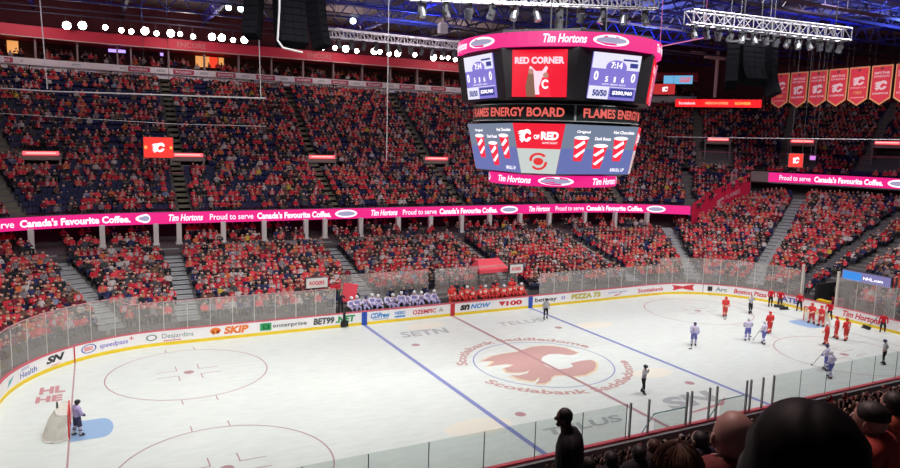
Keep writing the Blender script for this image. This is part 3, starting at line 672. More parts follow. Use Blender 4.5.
def bulk(name, items, mat, smooth=False):
    """items: (V, F(list), colours per face, pos, yaw, scale) joined in one mesh"""
    cache = {}; Vs = []; LV = []; LT = []; CC = []; off = 0
    for V, F, cols, pos, yaw, sc in items:
        k = id(F)
        if k not in cache: cache[k] = (np.concatenate([np.array(f) for f in F]), np.array([len(f) for f in F]))
        lv, lt = cache[k]; c, s = math.cos(yaw), math.sin(yaw)
        W = V*sc; X = np.stack([W[:, 0]*c-W[:, 1]*s+pos[0], W[:, 0]*s+W[:, 1]*c+pos[1], W[:, 2]+pos[2]], 1)
        Vs.append(X); LV.append(lv+off); LT.append(lt); CC.append(cols); off += len(V)
    V = np.concatenate(Vs).astype(np.float32); lv = np.concatenate(LV).astype(np.int32); lt = np.concatenate(LT).astype(np.int32)
    me = bpy.data.meshes.new(name); me.vertices.add(len(V)); me.vertices.foreach_set('co', V.ravel()); me.loops.add(len(lv)); me.loops.foreach_set('vertex_index', lv)
    me.polygons.add(len(lt)); me.polygons.foreach_set('loop_start', np.concatenate([[0], np.cumsum(lt)[:-1]]).astype(np.int32)); me.polygons.foreach_set('loop_total', lt)
    if smooth: me.polygons.foreach_set('use_smooth', np.ones(len(lt), bool))
    me.update(); me.validate()
    cc = np.concatenate(CC)
    if len(cc) == len(me.polygons):
        at = me.attributes.new('tint', 'FLOAT_COLOR', 'FACE'); at.data.foreach_set('color', np.hstack([cc, np.ones((len(cc), 1))]).astype(np.float32).ravel())
    me.materials.append(mat); return link(name, me)
# seat template (tip-up seat: curved back, pan, side standards)
sb = MB(); R_ = Matrix.Rotation(-.16, 3, 'X')
for x, w_, dz in ((0, .2, .0), (-.15, .12, .012), (.15, .12, .012)): sb.box((x, -.20+abs(x)*.12, .68), (w_, .035, .44-dz*2), R_)
sb.box((0, .02, .43), (.44, .40, .05)); sb.box((-.235, -.03, .32), (.03, .30, .62)); sb.box((.235, -.03, .32), (.03, .30, .62)); sb.box((0, .20, .41), (.42, .05, .07))
SEATV = np.array(sb.v); SEATF = sb.f
sb2 = MB(); sb2.box((0, -.20, .68), (.46, .035, .44), R_); sb2.box((0, .02, .43), (.44, .40, .05)); SEATV2 = np.array(sb2.v); SEATF2 = sb2.f
tipb = MB(); tipb.box((0, -.20, .66), (.44, .04, .46), R_); tipb.box((0, -.12, .60), (.42, .045, .38), Matrix.Rotation(-.1, 3, 'X'))
tipb.box((-.235, -.10, .30), (.03, .2, .58)); tipb.box((.235, -.10, .30), (.03, .2, .58)); TIPV = np.array(tipb.v); TIPF = tipb.f

def project(p):
    d = Vector(p)-CAM; z = d.dot(_f)
    if z < .3: return None
    return 450+FPX*d.dot(CR)/z, 234-FPX*d.dot(CU)/z, z
# ------------------------------------------------------------------ where people sit
spots = []    # (pos, yaw, deck, row index, aisle index, seat number, distance)
def near_aisle(u, d, L, hw):
    s = usc(u, d)
    return any(abs(u-a)*s < hw for a in L)
def sect(u, L):
    k = sum(1 for a in L if a < u); return k
ordn = ['first', 'second', 'third', 'fourth', 'fifth', 'sixth', 'seventh', 'eighth', 'ninth', 'tenth', 'eleventh', 'twelfth', 'thirteenth', 'fourteenth', 'fifteenth', 'sixteenth', 'seventeenth', 'eighteenth']
def row_spots(u0, u1, d, z_of, deck, ri, aisles, hw, skip=None, seatw=.485):
    u = u0; cnt = 0; sec = None
    while u < u1:
        s = usc(u, d+.35); u += seatw/s
        if near_aisle(u, d+.35, aisles, hw): continue
        if skip and skip(u, d): continue
        k = sect(u, aisles)
        if k != sec: sec = k; cnt = 0
        cnt += 1
        (x, y), n = P(u, d+.38)
        spots.append(((x, y, z_of(u)), math.atan2(n[0], -n[1]), deck, ri, k, cnt, u, d))
for i, d in enumerate(NLR):
    a = UL0 if d < 15.0 else uA(39+(d-15.2)*1.9+.6)
    if d > 22.6: continue
    if 12.4 < d < 15.0: a = uA(39.5)
    row_spots(a, UEND, d, lambda u: zL(u, d), 'lower', i, LOWUA+[uE(5.2)], .85, lambda u, dd: bench_block(u, dd+.2) or (TUN[0]-.3 < u < TUN[1]+.3 and dd < 6.2))
UA1 = [a-.5 for a in UPUA]; UA0 = [a-1.0 for a in UPUA]
for i, d in enumerate(UPR):
    if d > 40.2 or 25.2 < d < 27.3: continue
    a = UL0
    c = UEND if d > 24.3 else uA(39+(d-17)*13.5/7)
    row_spots(a, c, d, lambda u: zU(d), 'upper', i, UA1 if d > 27 else UA0, .65, lambda u, dd: in_vom(u, dd+.3))
# concourse and suites
for d, z in ((13.6, 4.3), (14.7, 4.42), (15.7, 4.5), (18.2, 4.75)): row_spots(UL0, uA(37), d, lambda u: z, 'concourse', 0, pl, .5, lambda u, dd: near_aisle(u, 17, LOWUA, 1.2))
for d, z in ((40.6, 21.35), (41.6, 21.75), (42.6, 22.1)): row_spots(UL0, SEND, d, lambda u: z, 'suite', 0, bays, .3)
# the near stand below the camera
NZ = lambda d: .22+.577*(d-1.3)
NR = [1.3+ROW*i for i in range(17)]
NAIS = [uN(11), uN(-3.5), uN(-17.5), uN(20.8)]
for i, d in enumerate(NR): row_spots(U5+2, U7+3, d, lambda u: NZ(d), 'near', i, NAIS, .7)
mb = MB()
for d in NR: seg_sweep(mb, U5, U8, d, d+ROW, lambda u: NZ(d))
DECK = lambda d: 13.0-(22.9-d)*.57
DR = [15.8+.8*i for i in range(20)]
for i, d in enumerate(DR):
    zz = DECK(22.1+.8*round((d-22.1)/.8)) if 0 else DECK(d)
    seg_sweep(mb, U6, U8, d, d+.8, lambda u: zz)
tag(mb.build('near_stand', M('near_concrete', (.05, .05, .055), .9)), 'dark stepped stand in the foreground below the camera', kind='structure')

def noise2(a, b): return math.sin(a*1.7+3*math.sin(b*.9))*math.cos(b*1.3+2*math.sin(a*.6))
people = []; empties = []; occseats = []
for s in spots:
    (pos, yaw, deck, ri, k, cnt, u, d) = s
    q = noise2(u*.55, d*.55)+.5*noise2(u*1.9+5, d*1.6)
    pocc = {'lower': .93, 'near': .92, 'concourse': .55, 'suite': .5}.get(deck, .86)
    if deck == 'upper':
        pocc = .88-.38*max(0, q-.35)
        if u < uX(-9): pocc -= .12+ .35*max(0, q)
        if q > .95: pocc = .15
    elif deck == 'lower' and q > 1.1: pocc -= .3
    pr = project((pos[0], pos[1], pos[2]+.9))
    vis = pr is not None and -8 < pr[0] < 908 and -8 < pr[1] < 476
    if deck == 'near':
        if not vis: continue
    if deck in ('suite', 'concourse') and not vis: continue
    rec = (s, vis, pr[2] if pr else 99)
    if RNG.random() < pocc: people.append(rec); 
    else: empties.append(rec)
    if deck not in ('suite', 'concourse') and RNG.random() < 2: occseats.append(rec)
vp = sorted([p for p in people if p[1] and p[0][2] in ('near', 'lower')], key=lambda r: r[2])
near_cnt = [p for p in vp if p[0][2] == 'near']
indiv = vp[:285]; indset = {id(p[0]) for p in indiv}
meshes = {}
rngi = np.random.default_rng(5)
sname = {0: 'left of first stairway', 1: 'right of first stairway', 2: 'right of second stairway', 3: 'right of third stairway', 4: 'right of fourth stairway', 5: 'right of fifth stairway'}
for s, vis, dist in indiv:
    (pos, yaw, deck, ri, k, cnt, u, d) = s
    pose = int(rngi.choice(4, p=[.45, .2, .06, .29])); t = int(rngi.choice(len(TOPS), p=tw)); var = int(rngi.integers(3))
    if deck == 'near': t = int(rngi.choice([3, 3, 3, 4, 7, 2, 3, 4, 7, 3, 0, 11, 6]))
    key = (pose, t, var, deck)
    if key not in meshes:
        _, c = palette(t, np.random.default_rng(100+var+10*t)); c[1] = c[1] if deck != 'near' else np.array([(.012, .01, .01), (.03, .018, .012), (.06, .035, .02)][var]); V, F, rg = LOD1[pose]; meshes[key] = tinted('spectator', V, F, c[rg], TINT)
    o = link('spectator', meshes[key]); o.location = pos; o.rotation_euler = (0, 0, yaw+rngi.normal(0, .15)); sc_ = .96+.08*rngi.random(); o.scale = (1.02*sc_, sc_, sc_)
    if deck == 'near': lab = f'spectator in {TOPS[t][0]} near stand, row {ri+1}, seat {cnt}, block {k+1}'
    else: lab = f'spectator in {TOPS[t][0]}, far stand row {ri+1}, seat {cnt} {sname.get(k, "right of last stairway")}'
    tag(o, lab, 'spectator', 'spectators in the near stand' if deck == 'near' else 'spectators in the far lower stand')
crowd = []
for s, vis, dist in people:
    if id(s) in indset: continue
    (pos, yaw, deck, ri, k, cnt, u, d) = s
    pose = int(RNG.choice(4, p=[.42, .22, .06, .30])); t, c = palette(); V, F, rg = LOD0[pose]
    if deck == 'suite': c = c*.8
    crowd.append((V, F, c[rg], (pos[0]+RNG.normal(0, .03), pos[1]+RNG.normal(0, .03), pos[2]+(.0 if RNG.random() > .03 else .3)), yaw+RNG.normal(0, .25), .86+.14*RNG.random()))
tag(bulk('crowd', crowd, TINT, True), 'dense crowd in mostly red jerseys filling the far stands', 'crowd', kind='stuff')
ve = sorted([p for p in empties if p[1] and p[0][2] in ('lower', 'upper')], key=lambda r: r[2])[:260]
eset = {id(p[0]) for p in ve}
seatme = bpy.data.meshes.new('stadium_seat'); seatme.from_pydata([tuple(v) for v in TIPV], [], TIPF); seatme.materials.append(seatm)
for s, vis, dist in ve:
    (pos, yaw, deck, ri, k, cnt, u, d) = s
    o = link('stadium_seat', seatme); o.location = pos; o.rotation_euler = (0, 0, yaw)
    if deck == 'lower': lab = f'empty blue seat, far stand row {ri+1}, seat {cnt} {sname.get(k, "right of the last stairway")}'
    else: lab = f'empty blue seat, upper stand row {ri+1}, seat {cnt} in block {k+1} from left'
    tag(o, lab, 'seat', 'empty seats in the stands')
sc0 = np.tile(np.array([(.018, .022, .085)]), (len(TIPF), 1)); sc1 = np.tile(np.array([(.02, .02, .06)]), (len(SEATF2), 1)); it = []
eid = {id(p[0]) for p in empties}
for rec in occseats:
    s = rec[0]
    if id(s) in eset or not rec[1]: continue
    if id(s) in eid: it.append((TIPV, TIPF, sc0, s[0], s[1], 1))
    else: it.append((SEATV2, SEATF2, sc1, s[0], s[1], 1))
tag(bulk('stadium_seats', it, TINT), 'rows of dark blue seats under the crowd', 'seats', kind='stuff')


# ------------------------------------------------------------------ roof steel
beam_m = M('blue_lit_roof_steel', (.05, .05, .34), .5); beam_d = M('dark_roof_steel', (.04, .035, .07), .6)  # blue wash of the roof lamps is also put into the steel colour
def truss_beam(a, b, h, m, lab, w_=.3):
    mb = MB(); a = Vector(a); b = Vector(b); mb.bar(a, b, w_, .18); mb.bar(a+Vector((0, 0, h)), b+Vector((0, 0, h)), w_, .18)
    n = int((b-a).length/2.6)
    for i in range(n):
        p = a+(b-a)*i/n; q = a+(b-a)*(i+1)/n; z = Vector((0, 0, h))
        mb.bar(p, (p+q)/2+z, .1); mb.bar((p+q)/2+z, q, .1)
    return tag(mb.build('roof_beam', m), lab, kind='structure')
for i, y in enumerate((-14, -7, 0, 7, 14, 21, 28, 35, 42)): truss_beam((-50, y, 26.6-.0*i), (84, y, 26.6), 1.6, beam_m if i % 2 == 0 else beam_d, 'blue steel roof beam running the length of the rink')
for i, x in enumerate((-40, -31, -22, -13, -4, 5, 14, 23, 32, 41, 50, 59, 68)): truss_beam((x, -20, 27.6), (x, 66, 27.6), 1.2, beam_m if i % 2 else beam_d, 'blue steel roof beam crossing above the rink')
for i, y in enumerate((3.5, 17.5, 31.5)):
    mb = MB(); mb.box((18, y, 26.3), (130, .9, .08)); mb.bar((-47, y-.45, 27.2), (83, y-.45, 27.2), .05); mb.bar((-47, y+.45, 27.2), (83, y+.45, 27.2), .05)
    for x in range(-46, 83, 3): mb.bar((x, y-.45, 26.3), (x, y-.45, 27.2), .04); mb.bar((x, y+.45, 26.3), (x, y+.45, 27.6), .04)
    tag(mb.build('catwalk', beam_d), 'dark steel catwalk with handrails under the roof', kind='structure')
duct = M('tan_duct', (.30, .22, .17), .7)
for i, (a, b) in enumerate((((44, 34, 28.9), (66, 24, 28.9)), ((40, 26, 28.9), (68, 14, 28.9)), ((38, 16, 28.9), (68, 3, 28.9)), ((48, 38, 28.9), (66, 31, 28.9)))):
    mb = MB(); mb.tube(a, b, .4, 12)
    for k in range(1, 12):
        p = Vector(a).lerp(Vector(b), k/12); q = Vector(a).lerp(Vector(b), k/12+.004); mb.tube(p, q, .45, 12)
    tag(mb.build('air_duct', duct), ['tan air duct nearest the rear wall at right', 'tan air duct crossing under the roof at right', 'tan air duct above the banners', 'tan air duct low over the top rows at right'][i], 'air duct', 'air ducts under the roof')
# roof spot lamps
hot = led('lamp_lens', (1, .93, .86), 22); coolw = led('cool_lens', (.75, .95, 1), 9)
def lampobj(loc, r, aim, lab, grp, m=hot, name='floodlight', nm='lens', drop=None):
    t = empty(name, loc, label=lab, cat='light', group=grp); d = (Vector(aim)-Vector(loc)).normalized()
    mb = MB(); mb.tube(-d*.5, d*0, r*.6, 12, r2=r*1.05); mb.bar(-d*.3, -d*.3+Vector((0, 0, drop or 1.2)), .06); mb.bar((-r, 0, 0), (r, 0, 0), .05); mb.build('housing', darkgrey, t)
    mb = MB(); mb.tube(d*.0, d*.03, r, 14); mb.build(nm, m, t); return t
LX = [-27.7, -26.2, -24, -22.4, -21.4, -20, -18.8, -17.3, -16.3, -14.9, -12.8, -11.7, -10.4, -9.1, -.6, .5, 2.1, 3.5, 5, 7.4, 8.2, 9.5, 10.7, 13.2, 16, 17.3, 18.2, 19.3]
for i, x in enumerate(LX):
    big = i in (0, 1, 5, 7, 10, 11, 13, 17, 19, 22, 24)
    lampobj((x, 51+.0, 25.35+(.15 if i % 3 else 0)-.2*(i == 4)), .42 if big else .28, (x*.6, 10, 12), f'{"large" if big else "small"} glaring floodlight above red fascia, number {i+1} from left', 'floodlights above the suites', drop=1.1)
mb = MB(); mb.bar((-48, 51.2, 26.5), (32, 51.2, 26.5), .12); mb.bar((-48, 51.2, 27.1), (32, 51.2, 27.1), .12); tag(mb.build('lighting_rail', beam_d), 'dark rail carrying the floodlights above the suites', kind='structure')
for i, p in enumerate(((-4.5, 34.6, 26.2), (-1.7, 33.2, 26.0), (-11.8, 38.5, 26.9), (-12.9, 39.1, 27.0))):
    lampobj(p, .3, (p[0]-4, 20, 20), ['cool white roof lamp left of the left lighting truss end', 'cool white roof lamp above the left lighting truss', 'right one of two roof lamps at top left', 'left one of two roof lamps at top left'][i], 'cool roof lamps', coolw, 'roof_lamp', drop=.9)
bluel = led('blue_panel', (.03, .22, .9), 1.0)
for i, (p, L) in enumerate((((-4.2, 34.6, 25.8), 2.2), ((-.8, 33.2, 25.6), 2.6), ((-33, 44, 27.2), 1.5))):
    pass
# ------------------------------------------------------------------ lighting trusses
def lighting_truss(a, b, s, lab, heads):
    a = Vector(a); b = Vector(b); t = empty('lighting_truss', (a+b)/2, label=lab, cat='truss', group='lighting trusses'); c = (a+b)/2
    d = (b-a).normalized(); x = d.cross(Vector((0, 0, 1))).normalized()*s/2; z = Vector((0, 0, s/2)); mb = MB()
    for sx in (-1, 1):
        for sz in (-1, 1): mb.tube(a+x*sx+z*sz-c, b+x*sx+z*sz-c, .05, 6)
    mb.build('chords', silver, t); mb = MB(); n = int((b-a).length/s)
    for i in range(n+1):
        p = a+(b-a)*i/n-c
        for sx in (-1, 1): mb.bar(p+x*sx-z, p+x*sx+z, .045)
        for sz in (-1, 1): mb.bar(p-x+z*sz, p+x+z*sz, .045)
        if i < n:
            q = a+(b-a)*(i+1)/n-c
            for sx in (-1, 1): mb.bar(p+x*sx-z*(1 if i % 2 else -1), q+x*sx+z*(1 if i % 2 else -1), .035)
    mb.build('bracing', silver, t)
    for k in (.08, .92): mb = MB(); mb.tube(a+(b-a)*k-c, a+(b-a)*k-c+Vector((0, 0, 26.5-a.z)), .025, 5); mb.build('hanging_cable', darkgrey, t)
    for i in range(heads):
        p = a+(b-a)*(i+.5)/heads-Vector((0, 0, s/2+.05)); h = stage_head(p, i, lab)
def stage_head(p, i, lab):
    global _HEAD
    if _HEAD is None:
        t = empty('stage_light', p); mb = MB(); mb.box((0, 0, -.08), (.3, .25, .16)); mb.build('base', darkgrey, t)
        mb = MB(); mb.box((0, 0, -.14), (.43, .14, .05)); mb.box((-.19, 0, -.32), (.05, .14, .4)); mb.box((.19, 0, -.32), (.05, .14, .4)); mb.build('yoke', darkgrey, t)
        mb = MB(); mb.tube((0, .08, -.28), (0, -.1, -.72), .16, 10, r2=.19); mb.build('head', M('head_grey', (.10, .10, .12), .35, .3), t)
        mb = MB(); mb.tube((0, -.10, -.72), (0, -.105, -.735), .17, 10); mb.build('lens', M('lens_glass', (.5, .55, .6), .15, .4), t); _HEAD = t; o = t
    else: o = copy_tree(_HEAD)
    o.location = p; o.rotation_euler = (0, 0, i*1.3)
    short = {'l': 'left truss beside the scoreboard', 'm': 'truss above the scoreboard', 'r': 'right truss above the banners'}[lab[0]]
    tag(o, f'moving head stage light number {i+1} from left, hanging from {short}', 'stage light', 'stage lights on the trusses'); return o
_HEAD = None
lighting_truss((-9.3, 19.3, 22.5), (5.2, 21.0, 22.75), .62, 'left silver lighting truss running behind the scoreboard', 13)
lighting_truss((-12, -4.7, 21.05), (-.0, -8.3, 21.35), .5, 'middle silver lighting truss at the top above the scoreboard', 11)
lighting_truss((5.3, -5.3, 21.7), (18.3, -6.3, 21.75), .75, 'right silver lighting truss above the dark speaker column', 14)
# hanging box and grey can lamps at the top
mb = MB(); mb.box((0, 0, 0), (.7, .6, .8)); mb.box((0, 0, .45), (.5, .4, .1)); mb.tube((0, 0, .4), (0, 0, 3), .02, 5); tag(mb.build('junction_box', M('pale_box', (.5, .48, .55), .5), loc=(1.9, 19.9, 23.9)), 'small pale box hung beside the left lighting truss', 'box')
# ------------------------------------------------------------------ speaker arrays
grille = M('speaker_grille', (.006, .006, .008), .95, noise=.4, nscale=40, spec=.03); cabm = M('speaker_cabinet', (.005, .005, .007), .95, spec=.03)
def line_array(top, n, w_, h, yaw, curve, lab):
    t = empty('speaker_array', top, yaw, lab, 'speaker', 'hanging speaker arrays'); a = 0; p = Vector((0, 0, 0)); d_ = .75
    for i in range(n):
        a = -curve*(i/(n-1))**2; R = Matrix.Rotation(a, 3, 'X'); c = p+R @ Vector((0, 0, -h/2))
        mb = MB(); mb.box(c, (w_, d_, h*.94), R); k = mb.build('cabinet', cabm, t)
        mb = MB(); mb.box(c+R @ Vector((0, -d_/2-.01, 0)), (w_*.9, .03, h*.8), R)
        for s in (-1, 0, 1): mb.box(c+R @ Vector((s*w_*.3, -d_/2-.03, 0)), (.03, .03, h*.8), R)
        mb.build('grille', grille, k); p = p+R @ Vector((0, 0, -h))
    mb = MB(); mb.box((0, 0, .12), (w_, .9, .12)); mb.tube((-w_/2.5, 0, .1), (-w_/2.5, 0, 26.6-top[2]), .03, 5); mb.tube((w_/2.5, 0, .1), (w_/2.5, 0, 26.6-top[2]), .03, 5); mb.build('rigging_frame', darkgrey, t)
line_array((12.8, -3.5, 21.1), 8, 1.75, .34, -.15, .6, 'wide right hanging black speaker column below the lighting truss')
line_array((14.15, -3.9, 21.1), 9, .85, .38, .3, .45, 'narrow black speaker column right of the wide right column')
line_array((11.45, -3.3, 20.9), 8, .75, .36, -.8, .75, 'narrow black speaker column left of the wide right column')
line_array((-16.3, 1.2, 23.4), 12, 1.55, .38, .1, .35, 'large hanging black speaker column at top left')
line_array((-17.9, 2.0, 23.4), 11, .8, .38, -.6, .3, 'narrow black speaker column left of the large one')
line_array((-15.0, .9, 23.4), 12, .75, .38, .7, .3, 'narrow black speaker column right of the large one')
mb = MB(); mb.path([(-17.0, .1, 26), (-17.05, .1, 20.6), (-17.15, .1, 19.0), (-16.9, .0, 18.65), (-15.9, .0, 18.5)], .05, 6); tag(mb.build('cable_bundle', M('pale_cable', (.5, .48, .5), .6)), 'pale cable bundle hanging in front of the top left speakers', 'cable')
# ------------------------------------------------------------------ netting cables
wire = M('pale_wire', (.5, .5, .52), .5)
def cable(pts, r, lab, nm='netting_cable'):
    mb = MB(); mb.path(pts, r, 5); tag(mb.build(nm, wire), lab, 'cable', 'cables of the spectator netting')
cable([(-28.8, 24, 27), (-28.5, 24, 17.2)], .04, 'vertical netting cable at far left')
cable([(-14.7, 16.8, 27), (-14.6, 16.2, 16.9)], .035, 'vertical netting cable in front of the large left speakers')
cable([(-6.2, 12.4, 27), (-6.8, 10.9, 12.7)], .028, 'vertical netting cable left of the scoreboard')
cable([(-46, 30.5, 17.3), (-31.5, 24.4, 17.1), (-28.5, 23.2, 17.0), (-14.4, 15.6, 16.9)], .055, 'long pale horizontal netting bar crossing the upper stand at left')
cable([(-46, 30.5, 15.8), (-31.5, 24.4, 15.3), (-20, 20.2, 14.9), (-14.4, 15.6, 14.9)], .02, 'thin lower netting cable crossing the upper stand at left')
cable([(31, 22, 15.3), (33, 12, 15.3), (33, -8, 15.3)], .03, 'thin horizontal cable in front of the right end stand')
# ------------------------------------------------------------------ scoreboard over centre ice
SB = empty('scoreboard', (0, 0, 0), label='large octagonal scoreboard hanging over centre ice', cat='scoreboard')
body = M('scoreboard_body', (.018, .016, .02), .5)
def octpts(D, a): return [(-a, -D), (a, -D), (D, -a), (D, a), (a, D), (-a, D), (-D, a), (-D, -a)]
def loft(mb, secs):
    vs = []; fs = []
    for D, a, z in secs: vs += [(x, y, z) for x, y in octpts(D, a)]
    for k in range(len(secs)-1):
        for i in range(8): j = (i+1) % 8; fs.append((k*8+i, k*8+j, k*8+8+j, k*8+8+i))
    n = len(secs); fs += [tuple(range(7, -1, -1)), tuple(range((n-1)*8, n*8))]; mb.add(vs, fs)
mb = MB(); loft(mb, [(3.7, 2.3, 12.4), (3.9, 2.55, 12.5), (4.62, 2.58, 15.3), (4.3, 1.78, 15.40), (4.3, 1.78, 16.5), (5.15, 2.6, 16.6), (5.58, 2.6, 19.25), (5.5, 2.5, 20.3)]); mb.build('housing', body, SB)
mb = MB()
for x, y in ((-2, -2), (2, -2), (2, 2), (-2, 2)): mb.tube((x, y, 20), (x, y, 26.6), .05, 6)
mb.box((0, 0, 20.7), (5, .3, .5)); mb.box((0, 0, 20.7), (.3, 5, .5)); mb.tube((0, 0, 20), (0, 0, 26.6), .25, 10); mb.build('hanging_frame', darkgrey, SB)
def ring(z0, z1, R, nm):
    t_ = MB(); n = 64; vs = []; fs = []
    for i in range(n):
        a = 2*PI*i/n
        for r, z in ((R, z0), (R, z1), (R-.25, z1), (R-.25, z0)): vs.append((r*math.cos(a), r*math.sin(a), z))
    for i in range(n):
        for k in range(4): j = (i+1) % n; fs.append((i*4+k, j*4+k, j*4+(k+1) % 4, i*4+(k+1) % 4))
    t_.add(vs, fs); return t_.build(nm, MAG, SB)
def ringfn(z0, z1, R): return lambda a, t, e=0: Vector(((R+.015+e)*math.cos(a), (R+.015+e)*math.sin(a), z0+(z1-z0)*t))
top_r = ring(19.35, 20.12, 6.15, 'top_ring_display'); low_r = ring(11.75, 12.4, 3.95, 'bottom_ring_display')
def ringads(z0, z1, R, parent, seq, a0, n):
    a = a0; f = ringfn(z0, z1, R)
    for i in range(n):
        kd, L = seq[i % len(seq)]; b = a+L/R
        if kd == 'oval':
            shape('oval_badge', [ell(.5, .5, .5, .5, 28)], lambda s, t: f(a+(b-a)*s, .12+.76*t), WLED, parent); shape('oval_swirl', [ell(.5, .5, .42, .28, 28)], lambda s, t: f(a+(b-a)*s, .12+.76*t, .02), DLED, parent)
        elif kd == 'th': text('led_lettering', 'Tim Hortons', lambda s, t: f(a+(b-a)*s, .22+.6*t), WLED, parent, .25, .03)
        a = b
V = math.radians(-125.5)
dg = math.radians
ringads(19.35, 20.12, 6.15, top_r, [('th', 6.15*dg(21.6)), ('g', 6.15*dg(3)), ('oval', 6.15*dg(20.7)), ('g', 6.15*dg(26.7))], dg(-205), 20)
ringads(11.75, 12.4, 3.95, low_r, [('th', 3.95*dg(36)), ('g', 3.95*dg(6)), ('oval', 3.95*dg(30)), ('g', 3.95*dg(18))], dg(-177-2), 16)
NB = MB(); n = 72
vs = []
for i in range(n):
    a = 2*PI*i/n
    for R_b, z in ((5.05, 15.45), (5.05, 16.4), (4.7, 16.4), (4.7, 15.45)): vs.append((R_b*math.cos(a), R_b*math.sin(a), z))
NB.add(vs, [(i*4+k, (i+1) % n*4+k, (i+1) % n*4+(k+1) % 4, i*4+(k+1) % 4) for i in range(n) for k in range(4)]); NB = NB.build('name_band', M('band_black', (.02, .03, .03), .4), SB)
f = ringfn(15.45, 16.4, 5.06); BL = M('band_line', (.4, .42, .42), .4)
for z0, z1 in ((0, .05), (.95, 1.0)):
    mb = MB(); 
    for i in range(n): a = 2*PI*i/n; b = 2*PI*(i+1)/n; mb.add([f(a, z0), f(b, z0), f(b, z1), f(a, z1)], [(0, 1, 2, 3)])
    mb.build('band_edge', BL, NB)
for k in range(4):
    d0 = dg(-113.6+90*k); shape('band_divider', [[(0, 0), (1, 0), (1, 1), (0, 1)]], lambda s, t: f(d0+.025*s, t, .01), BL, NB)
    text('band_lettering', 'FLAMES ENERGY BOARD', lambda s, t: f(d0+dg(6)+dg(78)*s, .24+.54*t, .01), led('red_letters', (.75, .12, .10), 1.0), NB, 0, .03)
# screens
PUR = led('purple_screen', (.22, .18, .62), 1.0); WSC = led('white_screen', (.80, .78, .95), 1.0); RSC = led('red_screen', (.85, .005, .03), 1.0); GSC = led('grey_screen', (.17, .21, .30), 1.0); BSC = led('blue_screen', (.13, .16, .42), 1.0)
PSC = led('pale_grey_screen', (.55, .60, .58), 1.0); WT = led('white_text', (1, .95, 1), 1.25); NAV = led('navy_text', (.03, .04, .25), 1.0); REDL = led('red_letters', (.75, .12, .10), 1.0); CUP = led('cup_red', (.9, .02, .05), 1.1); SKN = led('figure_skin', (.55, .25, .2), .9); DRK = led('figure_dark', (.25, .12, .08), .9); PNK = led('pink_text', (1, .62, .72), 1.1)
def rotk(k, p): c = math.cos(k*PI/2); s = math.sin(k*PI/2); return Vector((p[0]*c-p[1]*s, p[0]*s+p[1]*c, p[2]))
def face(k, corner, Dt, Db, at, ab, z0, z1, hw=None, e=.03):
    """fn(s, t, layer) on one face of the octagon; hw = half width of a centred screen"""
    def q(D, a, z):
        if corner: L = Vector((-D, -a, z)); R_ = Vector((-a, -D, z)); n = Vector((-1, -1, 0)).normalized()
        else: L = Vector((-a, -D, z)); R_ = Vector((a, -D, z)); n = Vector((0, -1, 0))
        if hw:
            c = (L+R_)/2; d = (R_-L).normalized(); L = c-d*hw; R_ = c+d*hw
        return L, R_, n
    A, B, n = q(Db, ab, z0); C_, D_, n = q(Dt, at, z1)
    def f(s, t, l=0): lo = A+(B-A)*s; hi = C_+(D_-C_)*s; return rotk(k, lo+(hi-lo)*t+n*(e+.012*l))
    return f
def screen(nm, f, m): 
    mb = MB(); vs = [f(0, 0), f(1, 0), f(1, 1), f(0, 1)]; g = [f(0, 0, -5), f(1, 0, -5), f(1, 1, -5), f(0, 1, -5)]
    mb.add(vs+g, [(0, 1, 2, 3), (7, 6, 5, 4), (0, 4, 5, 1), (1, 5, 6, 2), (2, 6, 7, 3), (3, 7, 4, 0)]); return mb.build(nm, m, SB)
def rect(x0, y0, x1, y1): return [(x0, y0), (x1, y0), (x1, y1), (x0, y1)]
